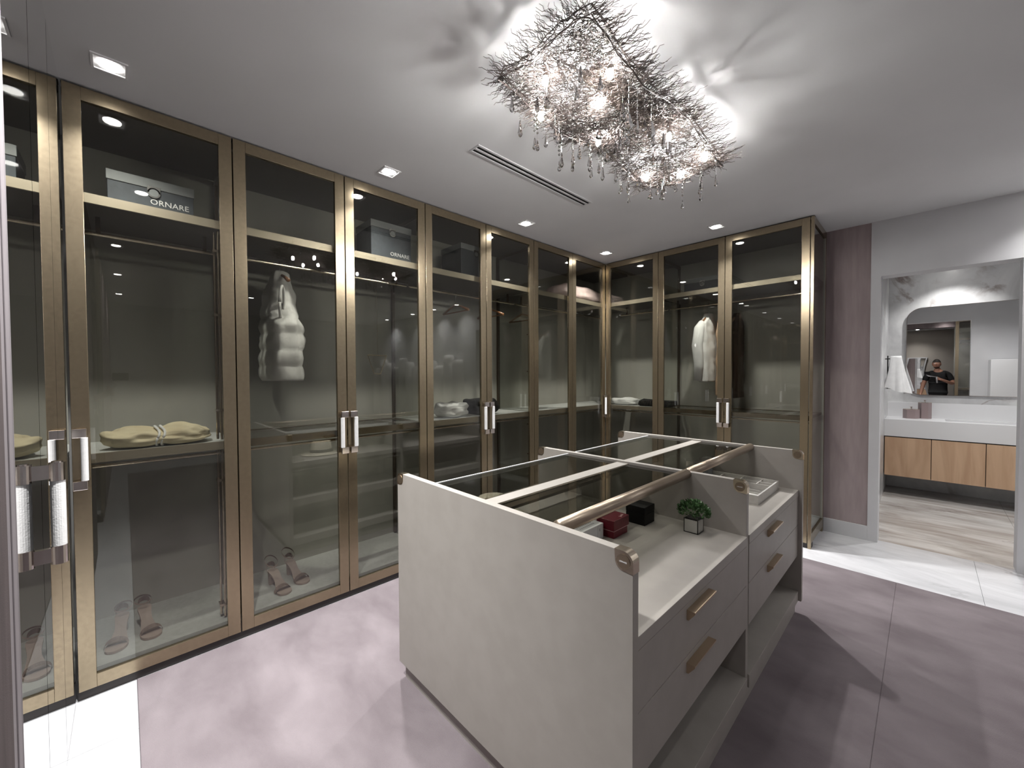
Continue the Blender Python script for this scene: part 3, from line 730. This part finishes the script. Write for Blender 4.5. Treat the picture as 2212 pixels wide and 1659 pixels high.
# white jacket
jc = (-1.63, 4.515, 1.43)
t = thing('white_jacket', 'white jacket hanging in the back wardrobe beside the tan and brown clothes', 'clothing', (jc[0], jc[1], 1.43))
lv = [(1.44, .155, .062, 0), (1.6, .155, .062, 0), (1.85, .16, .058, 0), (1.98, .18, .055, 0), (2.06, .17, .050, 0), (2.10, .11, .045, 0), (2.135, .06, .042, 0), (2.165, .05, .038, 0)]
obj('jacket_body', garment(jc, 'y', lv, 40, None, 2.0, .15), 'white_cloth', t, smooth=True)
for s_ in (-1, 1):
    bm = tube(bmesh.new(), [(jc[0]-.01, jc[1]+s_*.15, 2.065), (jc[0]-.02, jc[1]+s_*.195, 2.0), (jc[0]-.035, jc[1]+s_*.21, 1.82), (jc[0]-.02, jc[1]+s_*.20, 1.62), (jc[0]-.03, jc[1]+s_*.19, 1.455)], .05, 16, rs=[.03, .05, .053, .046, .038])
    obj('sleeve', bm, 'white_cloth', t, smooth=True)
hanger((jc[0], jc[1]), 'y', .17, t, 2.267, 2.14)
for (x, z0, m, lab, nm, sd) in ((-1.478, 1.30, 'tan_cloth', 'tan silk garment hanging just behind the white jacket', 'tan_dress', 3), (-1.35, 1.28, 'brown_cloth', 'dark brown coat hanging left of the last glass door', 'brown_coat', 5)):
    t = thing(nm, lab, 'clothing', (x, 4.52, z0))
    lv = [(z0, .17, .04, 0), (1.6, .16, .038, 0), (1.95, .17, .034, 0), (2.04, .16, .03, 0), (2.10, .09, .028, 0), (2.14, .04, .025, 0)]
    obj('garment_body', garment((x, 4.52, z0), 'y', lv, 60, None, sd, .3), m, t, smooth=True)
    hanger((x, 4.52), 'y', .16, t, 2.267, 2.12)
# bare wooden hangers
for x, y, lab in ((-3.01, 2.20, 'bare wooden hanger above the black bundle'), (-3.01, 2.62, 'bare wooden hanger behind the sixth door stile, nearest the corner'), (-3.01, 3.07, 'bare wooden hanger in the corner wardrobe')):
    t = thing('wooden_hanger', lab, 'hanger', (x, y, 2.1), 0, 'bare wooden hangers')
    hanger((x, y), 'x', .19, t, 2.267, 2.17)
    obj('hanger_bar', tube(bmesh.new(), [(x-.19, y, 2.098), (x+.19, y, 2.098)], .006, 8), 'wood', t)
# thin brass wire hanger
t = thing('wire_hanger', 'thin brass wire trapeze hanger in the third glass door', 'hanger', (-3.01, 1.44, 2.2))
bm = bmesh.new()
tube(bm, [(-3.01, 1.44, 2.272), (-3.01, 1.44, 1.69)], .0012, 6)
tube(bm, [(-3.01, 1.36, 1.68), (-3.01, 1.412, 1.535)], .003, 8); tube(bm, [(-3.01, 1.412, 1.535), (-3.01, 1.465, 1.535)], .003, 8)
tube(bm, [(-3.01, 1.465, 1.535), (-3.01, 1.515, 1.68)], .003, 8); tube(bm, [(-3.01, 1.36, 1.68), (-3.01, 1.515, 1.68)], .003, 8)
obj('wire', bm, 'brass', t)

# sandals: toe towards +x in local space
def sandal_parts(t, mirror, seed, strap_up=.08):
    sg = -1 if mirror else 1
    prof = [(.0, .008), (.03, .008), (.07, .010), (.105, .022), (.14, .048), (.175, .074), (.21, .088), (.245, .092)]
    def hw(u): return .042*math.sqrt(max(0, 1-(1-u/.045)**2)) if u < .045 else (.043-.02*min(1, max(0, (u-.06)/.08)) if u < .16 else .023+.006*min(1, (u-.16)/.05))
    bm = bmesh.new(); top = []; bot = []
    N_ = 26
    for i in range(N_+1):
        u = .245*i/N_
        for j in range(len(prof)-1):
            if prof[j][0] <= u <= prof[j+1][0]+1e-9:
                q = (u-prof[j][0])/(prof[j+1][0]-prof[j][0]); z = prof[j][1]*(1-q)+prof[j+1][1]*q; break
        w_ = max(.006, hw(u)); 
        if u > .225: w_ *= math.sqrt(max(.05, 1-((u-.225)/.021)**2))
        x = .125-u; off = sg*.006*math.sin(u/.245*PI)
        top.append([bm.verts.new((x, off+w_*k, z+.004+.0015*abs(k))) for k in (-1, -.5, 0, .5, 1)])
        bot.append([bm.verts.new((x, off+w_*k, z-.006)) for k in (-1, -.5, 0, .5, 1)])
    for i in range(N_):
        for k in range(4):
            bm.faces.new((top[i][k], top[i][k+1], top[i+1][k+1], top[i+1][k])).material_index = 1
            bm.faces.new((bot[i][k+1], bot[i][k], bot[i+1][k], bot[i+1][k+1]))
        bm.faces.new((top[i][0], top[i+1][0], bot[i+1][0], bot[i][0])); bm.faces.new((top[i+1][4], top[i][4], bot[i][4], bot[i+1][4]))
    bm.faces.new(top[0]+bot[0][::-1]); bm.faces.new(bot[-1]+top[-1][::-1])
    bmesh.ops.recalc_face_normals(bm, faces=bm.faces)
    obj('sole', bm, ['nude', 'nude_in'], t, local=True, smooth=False)
    bm = bmesh.new()
    prism(bm, [(-.075, .074), (-.118, .084), (-.112, 0), (-.088, 0)], 'y', -.02, .02); obj('heel', bm, 'nude', t, local=True, bevel=.003)
    def ribbon(fn, w_, axis_w, name):
        bm = bmesh.new(); prev = None
        for k in range(21):
            p = Vector(fn(k/20)); a = Vector(axis_w(k/20))*w_/2
            cur = (bm.verts.new(p-a), bm.verts.new(p+a))
            if prev: bm.faces.new((prev[0], prev[1], cur[1], cur[0]))
            prev = cur
        bmesh.ops.solidify(bm, geom=bm.faces[:], thickness=.0018)
        obj(name, bm, 'nude', t, local=True, smooth=True)
    ribbon(lambda q: (.055+.012*math.sin(q*PI), .046*math.cos(PI*q), .006+.042*math.sin(PI*q)), .028, lambda q: (1, 0, -.25*math.sin(PI*q)), 'toe_strap')
    ribbon(lambda q: (-.118+.03*(1-abs(2*q-1)**2)*-0.5, .026*math.cos(PI*q), .088+.045*math.sin(PI*q)**.5*.9), .03, lambda q: (.3, 0, 1), 'heel_cup')
    ribbon(lambda q: (-.10+.052*math.cos(2*PI*q)-.02, sg*.004+.036*math.sin(2*PI*q), .112+strap_up*.45*(1-math.cos(2*PI*q))*.5+.012), .009, lambda q: (0, 0, 1), 'ankle_strap')
def sandal(x, y, z, rz, mirror, label, grp, up_=.08):
    t = thing('sandal', label, 'shoe', (x, y, z), rz, grp); sandal_parts(t, mirror, 1, up_); return t
BZ = .1252
sandal(-2.94, .705, BZ, math.radians(8), False, 'nude high heel sandal, front one of the pair behind the second door', 'sandals in the wardrobes', .1)
sandal(-3.00, .835, BZ, math.radians(10), True, 'nude high heel sandal, rear one of the pair behind the second door', 'sandals in the wardrobes', .1)
sandal(-2.95, -.045, BZ, math.radians(-8), False, 'nude high heel sandal nearest the mirror, at the wardrobe bottom', 'sandals in the wardrobes', .02)
sandal(-2.965, .075, BZ, math.radians(8), True, 'nude high heel sandal beside its pair in the first wardrobe', 'sandals in the wardrobes', .02)

# ------------------------------------------------------------------ chandelier
CX, CYc, HX, HY, CZ = -1.035, 1.80, .225, .64, 2.735
ch = thing('twig_chandelier', 'rectangular bronze twig ceiling chandelier hung with crystal drops', 'chandelier', (CX, CYc, CEIL))
obj('ceiling_plate', box(CX-.06, CYc-.3, CEIL-.025, CX+.06, CYc+.3, CEIL-.0005), 'bronze_dark', ch, bevel=.004)
rnd = random.Random(11)
def wave(x, y): return .028*math.sin((y-CYc)/HY*PI*1.5+.5)+.012*math.sin(x*19)
bm = bmesh.new()
def twig(p, ang, L, dz, r0, wob=.55, n=7):
    pts = [Vector(p)]; a = ang; q = Vector(p)
    ph = rnd.uniform(0, 6.28); 
    for k in range(n):
        aa = a+wob*math.sin(ph+k*1.9)
        q = q+Vector((math.cos(aa), math.sin(aa), dz+rnd.uniform(-.25, .25)))*(L/n); pts.append(q.copy())
    return pts
for i in range(3700):
    x = CX+rnd.uniform(-1, 1)*HX; y = CYc+rnd.uniform(-1, 1)*HY
    ex = max(abs(x-CX)/HX, abs(y-CYc)/HY)
    z = CZ+wave(x, y)+rnd.uniform(-.02, .02)
    tube(bm, twig((x, y, z), rnd.uniform(0, 2*PI), rnd.uniform(.05, .12), 0, .001), .0013, 3, cap=False)
net = obj('twig_net', bm, 'twig', ch); net['kind'] = 'stuff'
bm = bmesh.new()
for i in range(620):
    per = rnd.uniform(0, 4*(HX+HY)); 
    if per < 2*HY: x, y, a = CX+HX, CYc-HY+per, 0
    elif per < 2*HY+2*HX: x, y, a = CX-HX+(per-2*HY), CYc+HY, PI/2
    elif per < 4*HY+2*HX: x, y, a = CX-HX, CYc-HY+(per-2*HY-2*HX), PI
    else: x, y, a = CX-HX+(per-4*HY-2*HX), CYc-HY, -PI/2
    a += rnd.uniform(-.55, .55)
    z = CZ+wave(x, y)+rnd.uniform(-.015, .03)
    n = 8
    tube(bm, twig((x, y, z), a, rnd.uniform(.06, .135), rnd.uniform(-.15, .25), .001, .6, n), .001, 4, cap=False, rs=[.0015-.0001*k for k in range(n+1)])
fr = obj('twig_fringe', bm, 'twig', ch); fr['kind'] = 'stuff'
# thicker edge branches of the frame
bm = bmesh.new()
for zz in (-.012, .022):
    for r_ in range(2):
        pts = []
        for (xa, ya), (xb, yb) in (((-1, -1), (1, -1)), ((1, -1), (1, 1)), ((1, 1), (-1, 1)), ((-1, 1), (-1, -1))):
            for k in range(14):
                q = k/14; x = CX+(xa+(xb-xa)*q)*HX; y = CYc+(ya+(yb-ya)*q)*HY
                pts.append((x+rnd.uniform(-.008, .008), y+rnd.uniform(-.008, .008), CZ+wave(x, y)+zz+rnd.uniform(-.008, .008)))
        pts.append(pts[0]); tube(bm, pts, .0022, 5)
for k in range(5):
    y = CYc-HY+2*HY*(k+.5)/5
    tube(bm, [(CX, CYc+(y-CYc)*.4, CEIL-.02), (CX+rnd.uniform(-.04, .04), y, CZ+.06), (CX+rnd.uniform(-.1, .1), y, CZ)], .003, 6)
obj('branch_frame', bm, 'twig', ch)
bulbs = [(-1.075, 1.235), (-.875, 1.39), (-1.235, 1.385), (-.90, 1.96), (-1.17, 1.75), (-.85, 2.29), (-1.18, 2.27), (-1.015, 2.38), (-1.0, 1.50)]
for (x, y) in bulbs:
    z = 2.695
    so = obj('lamp_socket', tube(bmesh.new(), [(x, y, CZ+.045), (x, y, z+.018)], .009, 12), 'chrome', ch)
    obj('bulb', lathe(bmesh.new(), [(.004, -.019), (.0095, -.014), (.0125, -.004), (.012, .006), (.0075, .0175)], (x, y, z), 12), 'lamp', so, smooth=True)
# crystal strands: wire, beads and a cut drop
def crystal_mesh(L, nb, dl, dr, seed):
    bm = bmesh.new(); z = 0
    tube(bm, [(0, 0, 0), (0, 0, -L)], .0005, 4, mi=1)
    for k in range(nb):
        zc = -L*(.25+.7*k/max(1, nb)); r = .0055
        lathe(bm, [(.0008, r), (r*.75, r*.55), (r, 0), (r*.75, -r*.55), (.0008, -r)], (0, 0, zc), 6)
    lathe(bm, [(.0008, 0), (dr*.35, -dl*.12), (dr*.6, -dl*.45), (dr, -dl*.78), (dr*.75, -dl*.90), (.0008, -dl)], (0, 0, -L), 6)
    me = bpy.data.meshes.new('crystal_strand'); bm.to_mesh(me); bm.free()
    me.materials.append(M['crystal']); me.materials.append(M['wire']); return me
cm = [crystal_mesh(.10, 2, .065, .0105, 1), crystal_mesh(.14, 4, .055, .010, 2), crystal_mesh(.08, 1, .05, .016, 3), crystal_mesh(.19, 7, .05, .0095, 4), crystal_mesh(.12, 3, .075, .011, 5)]
tips = [(-1.19, 1.16), (-1.24, 1.35), (-1.18, 1.45), (-1.13, 1.30), (-1.17, 1.54), (-1.19, 1.70), (-1.16, 1.74), (-1.11, 2.33), (-.98, 2.31), (-.86, 2.27), (-.80, 2.31), (-.83, 1.52), (-1.17, 2.30), (-1.17, 1.97), (-.92, 1.60), (-1.15, 2.14)]
for i in range(44): tips.append((CX+rnd.uniform(-.92, .92)*HX, CYc+rnd.uniform(-.94, .96)*HY))
for i, (x, y) in enumerate(tips):
    o = bpy.data.objects.new('crystal_strand', cm[i % 5]); C.objects.link(o); o.parent = ch
    o.location = (x-CX, y-CYc, CZ+wave(x, y)-.01-CEIL); o.rotation_euler = (0, 0, rnd.uniform(0, 3))
for k, (x, y) in enumerate([(-.84, 1.47), (-.80, 1.58)]):
    me = crystal_mesh(.17, 5, .07, .02, 9)
    o = bpy.data.objects.new('crystal_strand', me); C.objects.link(o); o.parent = ch; o.location = (x-CX, y-CYc, CZ-CEIL)

# ------------------------------------------------------------------ bathroom
t = thing('vanity_unit', 'wall hung vanity with white slab top and three oak doors', 'vanity', (.4, 7.15, .24))
VF = 6.9
bm = bmesh.new(); sx0, sx1, sy0, sy1 = .17, .98, 7.02, 7.34
B(bm, -.3595, VF, .735, sx0, 7.4395, .945); B(bm, sx1, VF, .735, 1.62, 7.4395, .945)
B(bm, sx0, VF, .735, sx1, sy0, .945); B(bm, sx0, sy1, .735, sx1, 7.4395, .945); B(bm, sx0, sy0, .735, sx1, sy1, .83)
obj('counter_slab', bm, 'white_solid', t)
obj('back_splash', box(-.359, 7.415, .9455, 1.6, 7.4395, 1.135), 'white_solid', t, bevel=.001)
obj('cabinet_carcass', box(-.355, VF+.025, .245, 1.6, 7.4395, .7345), 'black_gap', t)
for a, b in ((-.352, .055), (.059, .478), (.482, .90), (.904, 1.32)):
    obj('cabinet_door', box(a, VF+.003, .24, b-.002, VF+.024, .722), 'oak', t, bevel=.001)
# mirror with rounded corners
t = thing('wall_mirror', 'rounded rectangular mirror over the bathroom vanity', 'mirror', (.4, 7.42, 1.24))
mx0, mx1, mz0, mz1, r = -.185, 1.35, 1.237, 2.365, .15
def rr(x0, z0, x1, z1, r, k=10):
    p = []
    for cx_, cz_, a0 in ((x1-r, z1-r, 0), (x0+r, z1-r, PI/2), (x0+r, z0+r, PI), (x1-r, z0+r, 1.5*PI)):
        for i in range(k+1): a = a0+PI/2*i/k; p.append((cx_+r*math.cos(a), cz_+r*math.sin(a)))
    return p
obj('mirror_glass', prism(bmesh.new(), rr(mx0+.006, mz0+.006, mx1-.006, mz1-.006, r), 'y', 7.404, 7.41), 'mirror', t)
obj('mirror_frame', prism(bmesh.new(), rr(mx0, mz0, mx1, mz1, r), 'y', 7.4102, 7.425), 'chrome', t)
obj('mirror_standoff', box(mx0+.2, 7.425, mz0+.2, mx1-.2, 7.4395, mz1-.2), 'black_gap', t)
# bathroom accessories
def canister(x, y, r, h, label, pump):
    t = thing('vanity_canister', label, 'canister', (x, y, .945))
    obj('canister_body', lathe(bmesh.new(), [(r, 0), (r, h)], (x, y, .945), 6), 'bath_pot', t, bevel=.002)
    obj('canister_lid', lathe(bmesh.new(), [(r*.98, h+.0003), (r*.98, h+.004)], (x, y, .945), 6), 'gold', t)
    obj('pump' if pump else 'knob', lathe(bmesh.new(), [(.011, h+.0045), (.006, h+.012), (.006, h+.022), (.012, h+.026), (.012, h+.034)], (x, y, .945), 14), 'chrome', t)
canister(-.125, 7.22, .078, .115, 'low mauve faceted canister beside the taller one on the vanity', False)
canister(-.005, 7.30, .062, .20, 'tall mauve faceted soap dispenser on the vanity', True)
# towel and bar
t = thing('towel_bar', 'vertical black towel holder on the bathroom left wall', 'towel rail', (-.35, 6.85, 1.5))
bm = bmesh.new(); tube(bm, [(-.335, 6.88, 1.33), (-.335, 6.88, 1.74)], .006, 10); tube(bm, [(-.359, 6.88, 1.70), (-.335, 6.88, 1.70)], .006, 10); tube(bm, [(-.335, 6.88, 1.70), (-.22, 6.88, 1.70)], .006, 10)
obj('bar', bm, 'black_gap', t)
bm = bmesh.new(); rings = []
for i in range(15):
    q = i/14; z = 1.735-.43*q; ring = []
    for k in range(40):
        a = 2*PI*k/40; wv = 1+.25*math.sin(a*5+q*2)*q+.12*math.sin(a*9+1)*q
        ring.append(bm.verts.new((-.262+.0*q+(.05+.055*q)*math.cos(a)*wv+.012*q, 6.88+(.022+.03*q)*math.sin(a)*wv, z-.035*q*(math.cos(a)+.3*math.sin(3*a)))))
    rings.append(ring)
for i in range(14):
    for k in range(40): bm.faces.new((rings[i][k], rings[i+1][k], rings[i+1][(k+1) % 40], rings[i][(k+1) % 40]))
bm.faces.new(rings[0])
simple('hand_towel', 'white hand towel hanging beside the bathroom mirror', 'towel', bm, 'white_cloth', smooth=True)
simple('white_cabinet', 'tall white cabinet by the bathroom doorway, seen in the mirror', 'cabinet', box(.68, 5.02, 0, 1.6, 5.4, 1.72), 'white_solid', bevel=.004)

# ------------------------------------------------------------------ upholstered wall panels beyond the doorway (reflected in the glass)
t = thing('upholstered_wall_panel', 'white vertically channelled upholstered wall cladding, reflected in the glass doors', 'wall panel', (2.8, 4.8, 0))
for k in range(12):
    x = 1.0+k*.31
    obj('channel', tube(bmesh.new(), [(x, 4.80, .05), (x, 4.80, 1.75+.12*math.sin(k*2.1)), (x, 4.80, 1.83+.12*math.sin(k*2.1))], .13, 14, rs=[.13, .13, .09]), 'panel_white', t, smooth=True)

# ------------------------------------------------------------------ hall behind the photographer
t = thing('curvy_mirror_panel', 'white wavy edged standing mirror in the hall behind, seen in the bathroom mirror', 'mirror', (-.2, -3.42, 0))
pts = []
for k in range(21): q = k/20; pts.append((-.42+.07*math.sin(q*PI*2), .02+2.0*q))
for k in range(21): q = 1-k/20; pts.append((.03+.07*math.sin(q*PI*2), .02+2.0*q))
obj('lit_edge', prism(bmesh.new(), pts, 'y', -3.44, -3.40), 'white_solid', t)
pts = [(p[0]+(.04 if i < 21 else -.04), .05+(p[1]-.02)*.97) for i, p in enumerate(pts)]
obj('mirror_face', prism(bmesh.new(), pts, 'y', -3.398, -3.392), 'mirror', t)

# ------------------------------------------------------------------ the photographer (seen in the bathroom mirror)
PX, PY = .22, -.42
man = thing('person', 'man in black t-shirt holding a phone gimbal, reflected in the bathroom mirror', 'person', (PX, PY, 0))
def skin_body(name, verts, edges, radii, m, root=0, parent=None, sub=2):
    me = bpy.data.meshes.new(name); me.from_pydata([Vector(v)-Vector((PX, PY, 0)) for v in verts], edges, [])
    o = bpy.data.objects.new(name, me); C.objects.link(o); o.parent = parent
    md = o.modifiers.new('skin', 'SKIN'); md.use_smooth_shade = True
    lay = me.skin_vertices[0].data if me.skin_vertices else None
    if lay is None:
        bpy.context.view_layer.objects.active = o
        bm_ = bmesh.new(); bm_.from_mesh(me); bm_.verts.layers.skin.verify(); bm_.to_mesh(me); bm_.free(); lay = me.skin_vertices[0].data
    for i, r in enumerate(radii):
        lay[i].radius = r if isinstance(r, tuple) else (r, r); lay[i].use_root = (i == root)
    s2 = o.modifiers.new('sub', 'SUBSURF'); s2.levels = sub; s2.render_levels = sub
    me.materials.append(M[m]); return o
# joints (facing +y)
V = [(PX, PY, .97), (PX, PY, 1.15), (PX, PY, 1.36), (PX, PY+.0, 1.52), (PX-.01, PY+.01, 1.60), (PX-.02, PY+.03, 1.68),
     (PX+.19, PY, 1.49), (PX+.27, PY+.06, 1.24), (PX+.10, PY+.27, 1.33), (PX+.02, PY+.32, 1.37),      # right arm to wrist, palm
     (PX-.19, PY, 1.49), (PX-.27, PY+.01, 1.22), (PX-.31, PY+.08, .99), (PX-.315, PY+.11, .91),       # left arm hanging
     (PX+.09, PY, .94), (PX+.11, PY+.01, .52), (PX+.12, PY-.02, .10), (PX+.13, PY+.10, .045),
     (PX-.09, PY, .94), (PX-.11, PY+.01, .52), (PX-.12, PY-.02, .10), (PX-.13, PY+.10, .045)]
E_ = [(0, 1), (1, 2), (2, 3), (3, 4), (4, 5), (3, 6), (6, 7), (7, 8), (8, 9), (3, 10), (10, 11), (11, 12), (12, 13), (0, 14), (14, 15), (15, 16), (16, 17), (0, 18), (18, 19), (19, 20), (20, 21)]
Rr = [(.125, .09), (.13, .095), (.15, .105), (.07, .07), .058, .055, .05, .046, .032, .028, .05, .05, .032, .028, .09, .06, .04, .035, .09, .06, .04, .035]
# five fingers each hand
def fingers(pi, base, dirs):
    for d in dirs:
        p = Vector(base)+Vector(d[0]); i0 = len(V)
        V.append(tuple(p)); Rr.append(.0105); E_.append((pi, i0))
        V.append(tuple(p+Vector(d[1]))); Rr.append(.0095); E_.append((i0, i0+1))
        V.append(tuple(p+Vector(d[1])+Vector(d[2]))); Rr.append(.008); E_.append((i0+1, i0+2))
fingers(9, V[9], [((-.03, .02, .03-.02*k), (-.025, .02-.003*k, 0), (-.004, -.026, 0)) for k in range(4)]+[((-.01, -.012, .03), (-.024, -.004, .018), (-.018, .006, .012))])
fingers(13, V[13], [((-.004+0*k, .025-.017*k, -.035), (-.002, .004, -.03-.004*(k in (1, 2))), (.004, .006, -.026)) for k in range(4)]+[((.012, .03, -.01), (.010, .014, -.018), (.004, .004, -.016))])
body = skin_body('body', V, E_, Rr, 'skin', 0, man)
# head with features
HC = Vector((PX-.03, PY+.05, 1.755))
bm = bmesh.new(); bmesh.ops.create_uvsphere(bm, u_segments=28, v_segments=20, radius=1)
for v in bm.verts:
    p = v.co; j = 1-.25*max(0, -p.z)**1.5; v.co = Vector((p.x*.078*j, p.y*.098*(1-.10*max(0, -p.z)), p.z*.125))+HC
hd = obj('head', bm, 'skin', man, smooth=True)
bm = bmesh.new(); bmesh.ops.create_cone(bm, segments=10, radius1=.017, radius2=.005, depth=.045, cap_ends=True, matrix=Matrix.Translation(HC+Vector((-.012, .098, -.008))) @ Matrix.Rotation(-.35, 4, 'X')); obj('nose', bm, 'skin', hd, smooth=True)
for s_ in (-1, 1):
    bm = bmesh.new(); bmesh.ops.create_uvsphere(bm, u_segments=12, v_segments=8, radius=.012, matrix=Matrix.Translation(HC+Vector((s_*.030-.01, .083, .012)))); obj('eye', bm, 'eye', hd, smooth=True)
    bm = bmesh.new(); lathe(bm, [(.004, -.028), (.012, -.02), (.016, .0), (.014, .02), (.004, .03)], tuple(HC+Vector((s_*.079, -.004, -.004))), 10, sx=.45, sy=1); obj('ear', bm, 'skin', hd, smooth=True)
obj('mouth', tube(bmesh.new(), [tuple(HC+Vector((-.032, .084, -.056))), tuple(HC+Vector((-.01, .091, -.054))), tuple(HC+Vector((.014, .084, -.056)))], .006, 8), 'lip', hd, smooth=True)
bm = bmesh.new(); bmesh.ops.create_uvsphere(bm, u_segments=28, v_segments=20, radius=1)
bmesh.ops.delete(bm, geom=[v for v in bm.verts if v.co.z < .25 and v.co.y > -.1 or v.co.z < -.35], context='VERTS')
for v in bm.verts: p = v.co; v.co = Vector((p.x*.083, p.y*.103-.004, p.z*.131))+HC
obj('hair', bm, 'hair', man, smooth=True)
bm = bmesh.new(); bmesh.ops.create_uvsphere(bm, u_segments=28, v_segments=20, radius=1)
bmesh.ops.delete(bm, geom=[v for v in bm.verts if v.co.z > -.5 or v.co.y < -.1], context='VERTS')
for v in bm.verts: p = v.co; j = 1-.25*max(0, -p.z)**1.5; v.co = Vector((p.x*.081*j, p.y*.101*(1-.10*max(0, -p.z)), p.z*.128))+HC
obj('beard', bm, 'stubble', man, smooth=True)
skin_body('t_shirt', [(PX, PY, 1.18), (PX, PY, 1.27), (PX, PY, 1.36), (PX, PY, 1.525), (PX+.185, PY, 1.49), (PX+.245, PY+.035, 1.30), (PX-.185, PY, 1.49), (PX-.245, PY+.005, 1.30), (PX, PY, 1.02), (PX, PY, .86)],
          [(0, 1), (1, 2), (2, 3), (3, 4), (4, 5), (3, 6), (6, 7), (0, 8), (8, 9)], [(.18, .14), (.185, .145), (.195, .15), (.115, .11), .075, .066, .075, .066, (.18, .14), (.18, .14)], 'tee', 0, man)
skin_body('trousers', [(PX, PY, .95), (PX+.09, PY, .86), (PX+.11, PY+.01, .5), (PX+.12, PY-.01, .09), (PX-.09, PY, .86), (PX-.11, PY+.01, .5), (PX-.12, PY-.01, .09), (PX, PY, 1.05)],
          [(0, 1), (1, 2), (2, 3), (0, 4), (4, 5), (5, 6), (0, 7)], [(.165, .125), .11, .085, .07, .11, .085, .07, (.155, .115)], 'trousers', 0, man)
for s_ in (-1, 1):
    bm = bmesh.new(); lathe(bm, [(.046, 0), (.05, .01), (.048, .05), (.03, .085)], (PX+s_*.125, PY+.04, .001), 18, sy=2.4); obj('shoe', bm, 'shoe', man, smooth=True)
g = thing('phone_gimbal', 'silver handheld gimbal with black phone held by the man, seen in the mirror', 'gimbal', (.1, -.09, 1.4))
bm = bmesh.new()
cc = CAM-fw*.03
bmesh.ops.create_cube(bm, size=1, matrix=Matrix.Translation(cc) @ Matrix((R_, U_, -fw)).transposed().to_4x4() @ Matrix.Diagonal((.155, .075, .009, 1)))
obj('phone', bm, 'phone', g, bevel=.003)
c2 = CAM-fw*.05; hp = Vector((PX+.0, PY+.33, 1.37))
bm = bmesh.new(); tube(bm, [c2, c2-R_*.045-fw*.01, c2-R_*.05-U_*.05-fw*.01, c2-U_*.075-fw*.01, tuple(hp+Vector((-.03, .02, .05)))], .011, 10)
tube(bm, [tuple(hp+Vector((-.03, .02, .05))), tuple(hp+Vector((-.02, .01, -.10)))], .016, 14)
obj('gimbal_arm', bm, 'gimbal', g, smooth=True)
